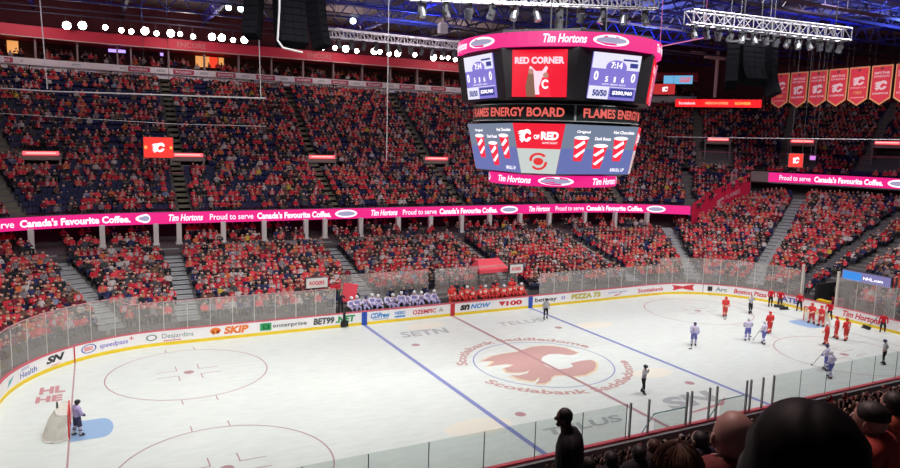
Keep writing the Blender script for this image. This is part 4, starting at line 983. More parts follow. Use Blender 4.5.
for k in range(4):
    f = face(k, False, 5.62, 5.2, 2.6, 2.6, 16.72, 19.15, 1.66); sc = screen('score_screen', f, PUR)
    L = lambda l, f=f: (lambda s, t: f(s, t, l))
    shape('screen_panel', [rect(.0, .66, 1, 1), rect(.0, .0, .42, .27), rect(.0, .265, 1, .28)], L(1), WSC, sc)
    shape('screen_panel', [ell(.5, .70, .22, .16)], L(2), PUR, sc); shape('screen_panel', [rect(.45, .06, .95, .24)], L(1), NAV, sc); shape('screen_panel', [rect(.78, .72, .95, .82), rect(.62, .86, .93, .9)], L(2), NAV, sc)
    def T(s_, x0, y0, x1, y1, m, b=.03, f=f, sc=sc): text('screen_lettering', s_, (lambda s, t: f(x0+(x1-x0)*s, y0+(y1-y0)*t, 3)), m, sc, 0, b)
    T('7:14', .38, .68, .62, .82, WT, .04); T('0', .06, .40, .15, .60, WT, .03); T('0', .84, .40, .93, .60, WT, .03); T('5', .30, .38, .36, .50, WT); T('1', .48, .38, .52, .50, WT); T('6', .64, .38, .70, .50, WT)
    T('SHOTS  PERIOD  SHOTS', .25, .31, .75, .345, WT, .0); T('50/50', .08, .06, .38, .20, NAV, .05); T('$200,960', .49, .10, .92, .20, WT, .04)
    f = face(k, True, 5.62, 5.3, 2.6, 2.5, 16.72, 19.2, 1.5); sc = screen('video_screen', f, RSC); L = lambda l, f=f: (lambda s, t: f(s, t, l))
    text('screen_lettering', 'RED CORNER', (lambda s, t: f(.05+.9*s, .70+.15*t, 2)), PNK, sc, 0, .05)
    shape('screen_figure', [[(.27, 0), (.44, 0), (.42, .22), (.40, .50), (.30, .50), (.25, .22)]], L(2), DRK, sc); shape('screen_figure', [ell(.35, .54, .05, .06, 12)], L(3), SKN, sc)
    shape('screen_figure', [[(.40, .05), (.62, .05), (.60, .45), (.66, .62), (.62, .66), (.55, .55), (.44, .55), (.34, .66), (.31, .62), (.40, .45)]], L(1), PNK, sc)
    shape('screen_figure', [[(.52, .0), (.72, .0), (.70, .2), (.68, .42), (.56, .42), (.50, .2)]], L(3), CUP, sc); shape('screen_figure', [ell(.62, .46, .05, .06, 12)], L(4), SKN, sc); shape('screen_figure', ringquads(.62, .27, .07, .1, .03, 16, .6, 5.6), L(5), WT, sc)
    # lower screens
    f = face(k, False, 4.7, 3.98, 2.6, 2.6, 12.52, 15.3); sc = screen('drinks_screen', f, GSC); L = lambda l, f=f: (lambda s, t: f(s, t, l))
    shape('screen_panel', [rect(0, 0, 1, .52)], L(1), BSC, sc)
    for cx, cy in ((.24, .27), (.52, .12), (.78, .28)):
        shape('screen_cup', [[(cx-.055, cy), (cx+.055, cy), (cx+.095, cy+.46), (cx-.095, cy+.46)]], L(2), CUP, sc)
        shape('screen_cup_lid', [ell(cx, cy+.47, .10, .038)], L(3), WT, sc)
        shape('screen_cup_stripe', [[(cx-.06, cy+.10), (cx-.02, cy+.07), (cx+.07, cy+.2), (cx+.07, cy+.26)], [(cx-.08, cy+.28), (cx-.04, cy+.25), (cx+.06, cy+.36), (cx+.04, cy+.42)]], L(3), WT, sc)
    for s_, x0, x1, y in (('Original', .16, .34, .82), ('Dark Roast', .42, .64, .70), ('Hot Chocolate', .66, .95, .84)): text('screen_lettering', s_, (lambda s, t, f=f: f(x0+(x1-x0)*s, y+.065*t, 3)), WT, sc, 0, .03)
    text('screen_lettering', 'RRROLL UP', (lambda s, t, f=f: f(.72+.2*s, .06+.07*t, 3)), WT, sc, .2, .02)
    f = face(k, True, 4.7, 3.98, 2.6, 2.6, 12.52, 15.3); sc = screen('sponsor_screen', f, RSC); L = lambda l, f=f: (lambda s, t: f(s, t, l))
    shape('screen_panel', [rect(0, 0, 1, .5)], L(1), PSC, sc)
    flaming('screen_emblem', (lambda s, t, f=f: f(.08+.27*s, .62+.27*t, 3)), WT, sc)
    text('screen_lettering', 'OF', (lambda s, t, f=f: f(.40+.12*s, .69+.09*t, 3)), WT, sc, 0, .04); text('screen_lettering', 'RED', (lambda s, t, f=f: f(.55+.36*s, .68+.16*t, 3)), WT, sc, 0, .05)
    text('screen_lettering', 'GAME NIGHT', (lambda s, t, f=f: f(.58+.33*s, .60+.04*t, 3)), WT, sc, 0, .0)
    SR = led('scotia_red', (.75, .03, .03), 1.0)
    shape('screen_emblem', [ell(.5, .245, .13, .075)], L(3), SR, sc)
    shape('screen_emblem', ringquads(.5, .27, .23, .15, .07, 14, .2*PI, 1.05*PI)+ringquads(.5, .22, .23, .15, .07, 14, 1.2*PI, 2.05*PI), L(2), SR, sc)
edge = led('pink_edge', (.7, .15, .35), .9)
for k in range(4):
    mb = MB()
    a = rotk(k, (-2.62, -5.22, 16.7)); b = rotk(k, (-2.62, -5.66, 19.2)); mb.bar(a, b, .09)
    if k != 1: continue
    mb.build('edge_light', edge, SB)
# ------------------------------------------------------------------ banners
ban_m = M('banner_red', (.72, .04, .07), .7); ban_e = M('banner_gold', (.75, .36, .14), .7); ban_w = M('banner_white', (.85, .66, .68), .7)
by = [15.9, 13.7, 11.5, 9.35, 7.2, 5.0, 2.75]
kinds = [1, 2, 2, 2, 1, 2, 2]; bl = ['leftmost', 'second from left', 'third from left', 'middle one, fourth from left', 'fifth from left', 'sixth from left', 'rightmost']
for i, y in enumerate(by):
    t = empty('banner', (41, y, 22.4), label=f'red pennant banner with white flaming letter emblem, {bl[i]}', cat='banner', group='row of red championship banners')
    def bf(s, tt, l=0): return Vector((-.03-.008*l, 1.0-2.0*s, -3.72+3.72*tt))
    pol = [(0, .17), (.5, 0), (1, .17), (1, 1), (0, 1)]
    mb = MB(); mb.prism(pol, lambda a, b, c: Vector((c, 1-2*a, -3.72+3.72*b)), -.02, .02); mb.build('cloth_edge', ban_e, t)
    shape('cloth', [[(.06, .20), (.5, .045), (.94, .20), (.94, .97), (.06, .97)]], lambda s, tt: bf(s, tt, 1), ban_m, t)
    if kinds[i] == 1:
        flaming('emblem', lambda s, tt: bf(.2+.6*s, .52+.24*tt, 3), ban_w, t)
        text('lettering', 'STANLEY CUP', lambda s, tt: bf(.12+.76*s, .45+.035*tt, 3), ban_w, t, 0, .02); text('lettering', '1989', lambda s, tt: bf(.3+.4*s, .30+.08*tt, 3), ban_e, t); text('lettering', 'CHAMPIONS', lambda s, tt: bf(.15+.7*s, .20+.03*tt, 3), ban_w, t)
    else:
        text('lettering', 'SMYTHE', lambda s, tt: bf(.14+.72*s, .78+.06*tt, 3), ban_w, t, 0, .03); text('lettering', 'DIVISION', lambda s, tt: bf(.14+.72*s, .70+.05*tt, 3), ban_w, t, 0, .02)
        flaming('emblem', lambda s, tt: bf(.2+.6*s, .37+.25*tt, 3), ban_w, t); text('lettering', 'CHAMPIONS', lambda s, tt: bf(.12+.76*s, .27+.05*tt, 3), ban_w, t, 0, .03)
    shape('crest', [ell(.5, .92, .08, .035, 10)], lambda s, tt: bf(s, tt, 3), M('banner_dark', (.2, .02, .03)), t)
    mb = MB(); mb.tube((0, -1, .02), (0, 1, .02), .03, 6); mb.tube((0, -.8, 0), (0, -.8, 4.2), .012, 4); mb.tube((0, .8, 0), (0, .8, 4.2), .012, 4); mb.build('hanging_rod', darkgrey, t)
# ------------------------------------------------------------------ other signs
def sign(name, c, yaw, w_, h, m, lab, texts=(), em=None, post=None, thick=.12, cat='sign', hang=0, edgem=darkgrey, fl=None):
    t = empty(name, c, yaw, lab, cat)
    mb = MB(); mb.box((0, 0, 0), (w_+.08, thick, h+.08)); mb.build('frame', edgem, t)
    f = lambda s, tt, l=0: Vector((-w_/2+w_*s, -thick/2-.012-.01*l, -h/2+h*tt)); shape('face', [rect(0, 0, 1, 1)], f, m, t)
    for s_, x0, y0, x1, y1, mm in texts: text('lettering', s_, (lambda s, tt: f(x0+(x1-x0)*s, y0+(y1-y0)*tt, 1)), mm, t, 0, .03)
    if fl: flaming('emblem', (lambda s, tt: f(fl[0]+(fl[2]-fl[0])*s, fl[1]+(fl[3]-fl[1])*tt, 1)), fl[4], t)
    if hang:
        mb = MB(); mb.tube((-w_/2.4, 0, h/2), (-w_/2.4, 0, hang), .02, 5); mb.tube((w_/2.4, 0, h/2), (w_/2.4, 0, hang), .02, 5); mb.build('hanging_rod', darkgrey, t)
    if post:
        mb = MB(); mb.tube((0, 0, -h/2), (0, 0, -post), .04, 6); mb.build('post', darkgrey, t)
    return t
YL = led('yellow_dot', (1, .45, .1), 1.2)
s_ = sign('emblem_sign', (-20.6, 29.5, 12.95), -.1, 2.35, 1.75, led('bright_red_panel', (.95, .03, .02), 1.0), 'glowing red sign with white flaming letter above left end of upper stand', hang=13.8, fl=(.28, .25, .72, .75, WT))
for cx in (.07, .93): shape('glow_dot', [ell(cx, .5, .05, .08, 12)], lambda s, t: Vector((-1.175+2.35*s, -.085, -.875+1.75*t)), YL, s_)
s_ = sign('emblem_sign', (37.7, 10.8, 13.2), -1.0, 1.3, 1.35, led('bright_red_panel'), 'small glowing red square sign before the right end stand', hang=13.5, fl=(.28, .25, .75, .75, WT))
sign('screen_sign', (38.6, 9.6, 13.5), -1.0, .5, .4, led('pink_blue', (.7, .2, .8), 1), 'tiny pink lit box beside the small glowing red sign', hang=13.2)
ym = led('red_bar', (1, .012, .015), 1.1)
(x, y), n = P(uA(54), 38)
sign('light_bar_sign', (54.6, 36.6, 20.6), -math.atan2(8, 8.2), 11.6, 1.1, ym, 'long red lit sign with three captions above the far right corner', (('Scotiabank', .04, .32, .24, .68, PNK), ('AMERICAN EXPRESS', .35, .35, .62, .68, led('orange_text', (1, .45, .2), 1)), ('BUDWEISER', .70, .34, .88, .68, YL)), hang=6.5)
sign('screen_sign', (50.4, 40.4, 23.9), -.8, 4.0, 1.2, led('cyan_screen', (.15, .45, .75), .9), 'blue and red lit screen high beside the scoreboard', (('CALGARY', .55, .2, .95, .8, led('bright_red_panel')),), hang=3)
sign('emblem_sign', (48.6, 41.2, 22.5), -.8, 3.0, 1.5, led('dull_red_panel', (.6, .03, .03), .8), 'dull red sign with white emblem right of the scoreboard', hang=4.3, fl=(.4, .25, .68, .75, WT))
mb = MB(); mb.tube((0, 0, 0), (0, 0, 6.0), .22, 8); mb.box((-.5, 0, 5.1), (3.4, .5, .35)); mb.box((-3.6, 0, 5.5), (2.5, .3, .3)); tag(mb.build('vertical_pipe', M('pink_white_pipe', (.62, .38, .36), .6), loc=(48.3, 31.5, 20.9)), 'pale pinkish vertical pipe with cross arm behind right speakers', 'pipe')
mb = MB(); mb.bar((14.8, 6.9, 22.1), (18.0, 5.4, 22.9), .08); mb.bar((18, 5.4, 22.9), (18, 5.4, 27), .03); mb.bar((14.8, 6.9, 22.1), (14.8, 6.9, 27), .03); tag(mb.build('light_bar', edge), 'slanting pink light bar right of the scoreboard ring', 'light')
# LED fascia over the tunnel
sign('tunnel_screen', (HX+2.5, -.5, 3.5), -PI/2, 4.2, .85, led('lilac_screen', (.20, .18, .42), .95), 'blue and lilac LED screen above the rink entrance tunnel glass', (('NHL.com', .45, .3, .85, .62, WT),), thick=.3)
shape('screen_blue_part', [rect(0, 0, 1, 1)], lambda s, t: Vector((-2.0+1.6*s, -.175, -.35+.7*t)), led('azure_screen', (.03, .25, .75), 1.0), [o for o in COL.objects if o.name.startswith('tunnel_screen')][0])
mb = MB(); mb.box((HX+2.9, -.2, 1.9), (.3, 5.4, .5)); mb.tube((HX+2.6, 2.0, 0), (HX+2.6, 2.0, 4.0), .08); mb.tube((HX+2.6, -2.9, 0), (HX+2.6, -2.9, 4.0), .08); tag(mb.build('screen_support', darkgrey), 'dark support frame under the tunnel screen', kind='structure')
# tunnel walls
mb = MB(); mb.box((HX+3.8, 3.0, 1.2), (5.6, .2, 2.4)); mb.box((HX+3.8, .1, 1.2), (5.6, .2, 2.4)); mb.box((HX+6.6, 1.55, 1.3), (.2, 3, 2.6)); tag(mb.build('tunnel_walls', black), 'black walls of the rink entrance tunnel', kind='structure')
mb = MB(); mb.box((0, 0, .5), (.5, 1.4, .45)); mb.box((0, 0, .1), (.4, 1.3, .2)); mb.box((0, .6, -.15), (.1, .1, .5)); mb.box((0, -.6, -.15), (.1, .1, .5)); tag(mb.build('padded_barrier', M('barrier_yellow', (.8, .5, .02), .5), loc=(HX+1.0, 2.0, .4)), 'yellow padded barrier in the mouth of the entrance tunnel', 'barrier')
mb = MB(); mb.box((HX+.8, .75, .8), (.5, .8, 1.5)); mb.box((HX+.8, .75, 1.6), (.6, .9, .08)); tag(mb.build('tunnel_pad', M('dark_red_pad', (.22, .02, .04), .6)), 'dark red padding at the right side of the tunnel mouth', 'padding')
# bench area signs
sign('bench_sign', (-10.9, 14.6, 3.25), 0, 1.65, .75, whitep, 'white sign with red lettering left of the visitors bench', (('ROGERS', .15, .3, .85, .7, rm),), post=2.9, thick=.3)
sign('bench_sign', (7.0, 14.6, 3.25), 0, 1.3, .75, whitep, 'white sign with red lettering right of the red canopy', (('ROGERS', .15, .3, .85, .7, rm),), post=2.9, thick=.3)
t = empty('canopy_tent', (5.3, 16.2, 1.9), label='red canopy standing behind the home team bench', cat='canopy')
mb = MB(); vs = [(-1.5, -.9, 1.25), (1.5, -.9, 1.25), (1.5, .9, 1.25), (-1.5, .9, 1.25), (-1.1, .35, 2.0), (1.1, .35, 2.0), (-1.5, -.9, .95), (1.5, -.9, .95), (1.5, .9, .95), (-1.5, .9, .95)]
mb.add(vs, [(0, 1, 5, 4), (1, 2, 5), (2, 3, 4, 5), (3, 0, 4), (0, 6, 7, 1), (1, 7, 8, 2), (2, 8, 9, 3), (3, 9, 6, 0)]); mb.build('canvas', M('canvas_red', (.70, .06, .09), .7), t)
mb = MB()
for x, y in ((-1.4, -.8), (1.4, -.8), (1.4, .8), (-1.4, .8)): mb.tube((x, y, -.3), (x, y, 1.2), .03)
mb.build('frame', darkgrey, t)
t = empty('banner_board', (-8.35, 14.3, 1.2), -.25, 'tilted bright red board beside the visitors bench end', 'board')
mb = MB(); mb.box((0, 0, 1.1), (1.1, .06, 1.5), Matrix.Rotation(.15, 3, 'Y')); mb.build('panel', M('canvas_red'), t); mb = MB(); mb.tube((0, .1, -.4), (0, .1, 1.2), .03); mb.build('post', darkgrey, t)
# ------------------------------------------------------------------ goals
netm = bpy.data.materials.new('goal_netting'); netm.use_nodes = True; nt = netm.node_tree; nt.nodes.clear()
o_ = nt.nodes.new('ShaderNodeOutputMaterial'); tr = nt.nodes.new('ShaderNodeBsdfTransparent'); df = nt.nodes.new('ShaderNodeBsdfDiffuse'); df.inputs[0].default_value = (.78, .72, .62, 1); mx = nt.nodes.new('ShaderNodeMixShader')
br = nt.nodes.new('ShaderNodeTexNoise'); br.inputs['Scale'].default_value = 2; mr = nt.nodes.new('ShaderNodeMapRange'); mr.inputs['To Min'].default_value = .35; mr.inputs['To Max'].default_value = .7
nt.links.new(br.outputs['Fac'], mr.inputs['Value']); nt.links.new(mr.outputs['Result'], mx.inputs[0]); nt.links.new(tr.outputs[0], mx.inputs[1]); nt.links.new(df.outputs[0], mx.inputs[2]); nt.links.new(mx.outputs[0], o_.inputs[0])
goal_red = M('goal_red', (.70, .03, .03), .35)
def goal(x, s, lab):
    t = empty('hockey_goal', (x, 0, .03), 0 if s > 0 else PI, lab, 'goal', 'hockey goals')
    w_ = .915; mb = MB(); mb.tube((0, -w_, 0), (0, -w_, 1.22), .035, 10); mb.tube((0, w_, 0), (0, w_, 1.22), .035, 10); mb.tube((0, -w_, 1.22), (0, w_, 1.22), .035, 10); mb.build('goal_post', goal_red, t)
    basep = [(0, -w_), (.55, -1.12), (.95, -.9), (1.1, -.4), (1.12, 0), (1.1, .4), (.95, .9), (.55, 1.12), (0, w_)]; topp = [(0, -w_), (.25, -.95), (.45, -.75), (.52, -.35), (.54, 0), (.52, .35), (.45, .75), (.25, .95), (0, w_)]
    mb = MB(); mb.path([(a, b, .03) for a, b in basep], .04, 8); mb.path([(a, b, 1.2) for a, b in topp], .025, 8); mb.tube((.54, 0, 1.2), (1.1, 0, .03), .025); mb.build('base_frame', M('frame_white', (.75, .72, .7), .4), t)
    mb = MB(); n = len(basep); mb.add([(a, b, .04) for a, b in basep]+[(.5*(basep[i][0]+topp[i][0])+.10, .5*(basep[i][1]+topp[i][1]), .6) for i in range(n)]+[(a, b, 1.2) for a, b in topp], [(i, i+1, n+i+1, n+i) for i in range(n-1)]+[(n+i, n+i+1, 2*n+i+1, 2*n+i) for i in range(n-1)]+[tuple(range(2*n, 3*n))])
    mb.build('net', netm, t, smooth=False)
goal(-27.13, -1, 'red framed goal with pale net at the left end'); goal(27.13, 1, 'red framed goal with pale net at the right end')
mb = MB(); mb.tube((0, 0, 0), (0, 0, .26), .045, 10); mb.tube((0, 0, .26), (0, 0, .32), .025, 8); tag(mb.build('water_bottle', M('dark_bottle', (.05, .08, .07), .4), loc=(-27.6, .1, 1.26)), 'dark water bottle lying on top of the left net', 'bottle')
# ------------------------------------------------------------------ players and officials
def stander(arms, bulk_, crouch=0, stride=.12):
    b = bulk_; zc = -crouch
    N = dict(pel=(0, 0, .98+zc, .15*b), wa=(0, .02+crouch*.3, 1.12+zc, .145*b), che=(0, .03+crouch*.6, 1.34+zc, (.20*b, .15*b)), nb=(0, .03+crouch*.7, 1.52+zc, .10*b), nk=(0, .05+crouch*.8, 1.60+zc, .06), hd=(0, .08+crouch*.9, 1.69+zc, .085), ht=(0, .08+crouch*.9, 1.79+zc, .07))
    E = [('pel', 'wa', 'top'), ('wa', 'che', 'top'), ('che', 'nb', 'top'), ('nb', 'nk', 'skin'), ('nk', 'hd', 'head'), ('hd', 'ht', 'head')]
    A = {'low': ((.30, .05, 1.18), (.26, .22, .95)), 'fold': ((.30, .08, 1.20), (.08, .30, 1.18)), 'hips': ((.38, -.04, 1.22), (.20, .08, 1.05)), 'stick': ((.32, .12, 1.20), (.16, .36, 1.02)), 'face': ((.30, .14, 1.28), (.08, .24, 1.58)), 'down': ((.27, .0, 1.18), (.28, .06, .88))}[arms]
    for s, S in ((-1, 'l'), (1, 'r')):
        y0 = crouch*.7
        N['sh'+S] = (s*.20*b**.5, .02+y0, 1.47+zc, .085*b); N['el'+S] = (s*A[0][0], A[0][1]+y0, A[0][2]+zc, .065*b); N['ha'+S] = (s*A[1][0], A[1][1]+y0, A[1][2]+zc, .052*b**.5)
        st = stride*s; N['hp'+S] = (s*.11, 0, .92+zc, .115*b); N['kn'+S] = (s*.15, .05+crouch*.8+st*.4, .53+zc*.5, .082*b); N['an'+S] = (s*.17, st-.02, .13, .055*b); N['to'+S] = (s*.19, st+.17, .06, .045); N['hl'+S] = (s*.17, st-.08, .06, .045)
        E += [('nb', 'sh'+S, 'top'), ('sh'+S, 'el'+S, 'arm0'), ('el'+S, 'ha'+S, 'arm'), ('pel', 'hp'+S, 'pant'), ('hp'+S, 'kn'+S, 'pant'), ('kn'+S, 'an'+S, 'shin'), ('an'+S, 'to'+S, 'shoe'), ('an'+S, 'hl'+S, 'shoe')]
    def rf(e, c, t):
        if e == 'head': return 'hair' if (c[2] > 1.75+zc or c[1] < .05+crouch*.9) else 'skin'
        if e == 'arm0': return 'top'
        if e == 'arm': return 'trim' if .25 < t < .65 else ('top' if t < .85 else 'glove')
        if e == 'wa' : return 'top'
        if e == 'top' and c[2] < 1.06+zc and c[2] > .98+zc: return 'trim'
        if e == 'top' and c[2] <= .98+zc: return 'leg'
        if e == 'pant': return 'leg' if c[2] > .56+zc*.5 else 'sock'
        if e == 'shin': return 'trim' if .30 < t < .62 else 'sock'
        return e
    return skin(N, E, 1 if bulk_ != 1.01 else 2, rf)
KIT = {'white': ((.66, .62, .80), (.16, .16, .50), (.72, .70, .80), (.20, .18, .55)), 'red': ((.74, .05, .05), (.62, .05, .05), (.72, .10, .08), (.85, .62, .50)), 'official': ((.42, .42, .46), (.02, .02, .022), (.02, .02, .022), (.42, .42, .46)), 'crew': ((.60, .012, .03), (.02, .02, .025), (.02, .02, .025), (.60, .012, .03)), 'suit': ((.02, .025, .045), (.02, .02, .03), (.02, .02, .03), (.02, .02, .03)), 'goalie_w': ((.50, .42, .72), (.05, .05, .12), (.60, .58, .66), (.1, .08, .2))}
_st = {}
def figure(kit, loc, yaw, lab, arms='low', bulk_=1.34, crouch=0, helmet=None, stick=False, cat='person', grp=None, name='hockey_player', scale=1.0):
    key = (arms, bulk_, crouch)
    if key not in _st: _st[key] = stander(arms, bulk_, crouch)
    V, F, rg = _st[key]; top, leg, sock, trim = KIT[kit]; c = np.zeros((len(REG), 3)); c[0] = skins[0]; c[1] = hairs[1]; c[2] = top; c[3] = leg; c[4] = (.03, .03, .035); c[5] = trim; c[6] = trim if kit in ('white', 'goalie_w', 'red') else skins[0]; c[7] = sock
    t = empty(name, loc, yaw, lab, cat, grp); t.scale = (scale*.95,)*3
    link('body', tinted('body', V, F, c[rg], TINT), t)
    h0 = Vector((0, .08+crouch*.9, 1.70-crouch))
    if helmet:
        mb = MB(); mb.ball(h0+Vector((0, -.01, .05)), .135, 12, 8, (.92, 1.08, .9)); mb.build('helmet', M('helmet_'+helmet, {'white': (.7, .7, .72), 'red': (.6, .02, .02), 'black': (.02, .02, .03), 'navy': (.03, .03, .12)}[helmet], .35), t, smooth=True)
    if bulk_ > 1.1:
        mb = MB()
        for s in (-1, 1): mb.box((s*.18, s*.12+.04, .012), (.012, .30, .05))
        mb.build('skate_blades', silver, t)
    if stick:
        mb = MB(); a = Vector((.16, .36+crouch*.7, 1.10-crouch)); b = Vector((.38, .95, .06)); mb.bar(a+(a-b)*.35, b, .03, .02); mb.bar(b, b+Vector((.26, .12, .01)), .02, .07); mb.build('hockey_stick', M('stick_dark', (.05, .045, .04), .5), t)
    return t
def text_on_back(t, s_, m): text('jersey_number', s_, lambda a, b: Vector((.14-.28*a, -.235, 1.22+.26*b)), m, t, 0, .04)
G1 = 'white and blue players on the ice'; G2 = 'players in red on the ice'; G3 = 'officials in black and grey'; G4 = 'ice crew in red jackets'
figure('white', (12.4, -1, .02), 2.6, 'player in white and blue standing alone on open ice', 'stick', helmet='navy', stick=True, grp=G1)
p_ = figure('white', (17.3, -1.6, .02), -.6, 'player in white with white helmet, left of two side by side', 'stick', helmet='white', stick=True, grp=G1)
p_ = figure('white', (17.7, -2.7, .02), .3, 'player in white, right of two standing side by side', 'low', helmet='white', stick=True, grp=G1)
figure('white', (16.4, -8.5, .02), .4, 'player in white, farther one of close pair near right boards', 'stick', helmet='navy', stick=True, grp=G1)
p_ = figure('white', (15.2, -9.6, .02), .2, 'player in white, nearer one of close pair near right boards', 'low', helmet='white', grp=G1); text_on_back(p_, '18', M('navy_print', (.05, .05, .3)))
figure('goalie_w', (-26.8, -.65, .03), -1.2, 'goaltender in white and purple standing at the left goal', 'stick', 1.4, helmet='black', grp='goaltenders')
figure('red', (21.6, 4.3, .02), 2.8, 'player in red standing alone beside the far faceoff circle', 'low', helmet='red', stick=True, grp=G2)
figure('red', (20.6, -.9, .02), -.3, 'player in red just behind the pair of white players', 'low', helmet='red', grp=G2)
figure('red', (26.75, -.1, .02), 1.5, 'goaltender in red standing at left in the right goal mouth', 'stick', 1.35, helmet='red', grp='goaltenders')
figure('red', (26.6, -1.05, .02), 1.2, 'player in red standing at right in the right goal mouth', 'low', 1.25, helmet='red', grp=G2)
figure('red', (21.8, -4.8, .02), .6, 'player in red with white helmet, alone left of the huddled pair', 'stick', helmet='white', grp=G2)
figure('red', (24.3, -3.9, .02), .5, 'player in red, left of two huddled by the end boards', 'low', helmet='red', grp=G2)
p_ = figure('red', (24.5, -4.55, .02), -.2, 'player in red with white number, right of two huddled', 'low', helmet='red', grp=G2); text_on_back(p_, '18', M('white_print', (.8, .7, .7)))
figure('official', (6.6, 9.2, .02), 2.9, 'linesman standing at the far blue line by the boards', 'down', 1.02, helmet='black', grp=G3, name='official')
figure('official', (2.1, -7.0, .02), -2.6, 'referee standing on the centre line side of the near ice', 'face', 1.02, helmet='black', grp=G3, name='official')
figure('official', (24.6, 4.2, .02), 2.9, 'linesman standing by the right far corner', 'face', 1.02, helmet=None, grp=G3, name='official')
figure('official', (21.3, -9.3, .02), .2, 'official in grey with dark helmet at the near right edge', 'hips', 1.02, helmet='navy', grp=G3, name='official')
crew = [((28.7, 5.4, .02), 2.6, 'worker in red jacket clearing ice, leftmost of the crew'), ((29.6, 5.1, .02), 2.3, 'worker in red jacket, second from left of the crew'), ((29.7, 3.2, .02), 2.0, 'worker in red jacket left of the right goal'), ((29.5, .2, .02), 1.8, 'worker in red jacket just right of the right goal'), ((29.8, -4.1, .02), 2.2, 'worker in red jacket at the end boards, far right')]
for i, (l, yw, lab) in enumerate(crew): figure('crew', l, yw, lab, 'stick' if i % 2 else 'low', 1.04, crouch=.12 if i in (1, 3, 4) else 0, grp=G4, name='ice_crew_member')
def shovel(loc, yaw, lab):
    t = empty('snow_shovel', loc, yaw, lab, 'shovel', 'snow shovels of the ice crew'); mb = MB(); mb.box((0, 0, .12), (.9, .05, .26), Matrix.Rotation(.4, 3, 'X')); mb.box((0, .1, .02), (.9, .2, .02)); mb.build('blade', black, t); mb = MB(); mb.bar((0, -.05, .1), (0, -.9, 1.0), .035); mb.bar((-.08, -.9, 1.0), (.08, -.9, 1.0), .03); mb.build('handle', darkgrey, t)
shovel((29.0, 4.2, .03), 2.9, 'black snow shovel on the ice by the left crew pair'); shovel((29.3, 4.9, .03), 2.2, 'second black snow shovel by the left crew pair'); shovel((29.7, -2.9, .03), 1.2, 'black snow shovel beside the far right crew worker')
# benches with teams
mb = MB(); mb.box((-.4, 14.18, .3), (17.2, 1.9, .6)); tag(mb.build('bench_platform', darkgrey), 'raised floor of the team benches behind the far boards', kind='structure')
mb = MB(); mb.box((-4.8, 14.2, .86), (7.6, .4, .06))
for x in range(-8, 0, 2): mb.box((x-.3, 14.2, .72), (.1, .3, .26))
tag(mb.build('team_bench', M('bench_wood', (.3, .2, .12), .6)), 'long bench of the visiting team behind the far boards', 'bench')
mb = MB(); mb.box((3.9, 14.2, .86), (7.0, .4, .06))
for x in range(1, 8, 2): mb.box((x-.3, 14.2, .72), (.1, .3, .26))
tag(mb.build('team_bench', M('bench_wood')), 'long bench of the home team behind the far boards', 'bench')
def sitter(kit, loc, yaw, lab, helmet, grp, pose):
    V, F, rg = LOD1[pose]; top, leg, sock, trim = KIT[kit]; c = np.zeros((len(REG), 3)); c[0] = skins[0]; c[1] = hairs[1]; c[2] = top; c[3] = leg if kit == 'red' else (.38, .36, .58); c[4] = (.03, .03, .03); c[5] = trim if kit == 'red' else (.25, .24, .5); c[6] = trim; c[7] = sock
    t = empty('hockey_player', loc, yaw, lab, 'person', grp); link('body', tinted('body', V, F, c[rg], TINT), t); t.scale = (1.25, 1.15, 1.12)
    mb = MB(); mb.ball((0, .05, 1.20), .135, 10, 7, (.85, 1.05, .9)); mb.build('helmet', MATS['helmet_'+helmet], t, smooth=True)
M('helmet_navy', (.03, .03, .12), .35)
JX = [.08, -.06, .1, 0, -.09, .05, -.04, .09, -.08, .03, .07, -.05, 0]
for i in range(13): sitter('white', (-8.4+i*.6+JX[i], 14.0+.8*abs(JX[(i*5) % 13]), .62+[0, .06, -.03, .1][i % 4]), PI+4*JX[(i*3) % 13], f'player in white on visitors bench, seat {i+1} from the left', ['white', 'white', 'navy'][i % 3], 'visiting players on the bench', [3, 0, 1, 3][i % 4])
for i in range(12): sitter('red', (.7+i*.6+JX[i+1], 14.0+.8*abs(JX[(i*4) % 13]), .62+[.05, 0, .12, -.03, .03][i % 5]), PI+4*JX[(i*7) % 13], f'player in red on home bench, seat {i+1} from the left', ['red', 'red', 'white'][i % 3], 'home players on the bench', [3, 0, 1, 3][i % 4])
for i, x in enumerate((-7.6, -4.6, -3.5, -2.8, -1.6)): figure('suit', (x, 15.0, .62), PI+.3*math.sin(i*2), f'coach in dark suit standing behind visitors bench, {ordn[i]} from left', ['fold', 'down', 'hips', 'fold', 'down'][i], 1.05, grp='coaches behind the benches', name='coach')
for i, x in enumerate((1.4, 2.3, 5.2, 7.0)): figure('suit', (x, 15.0, .62), PI+.3*math.sin(i*2), f'coach in dark suit standing behind home bench, {ordn[i]} from left', ['fold', 'hips', 'down', 'fold'][i], 1.05, grp='coaches behind the benches', name='coach')
figure('red', (.25, 13.75, .62), PI, 'player in red standing at the left end of the home bench', 'down', helmet='red', grp='home players on the bench')
figure('red', (6.6, 14.6, .62), PI, 'player in red standing at the right part of the home bench', 'down', helmet='red', grp='home players on the bench')
figure('suit', (-9.35, 13.45, .95), PI, 'camera operator in dark clothes standing at left bench end', 'face', 1.05, grp=None, name='camera_operator')
mb = MB(); mb.box((-9.25, 12.82, .30), (.55, .18, .36)); mb.box((-9.25, 12.86, .8), (.18, .08, .75)); mb.box((-9.25, 12.84, .5), (.5, .12, .05)); tag(mb.build('camera_bag', black), 'black bag hanging on the white boards below the camera operator', 'bag')
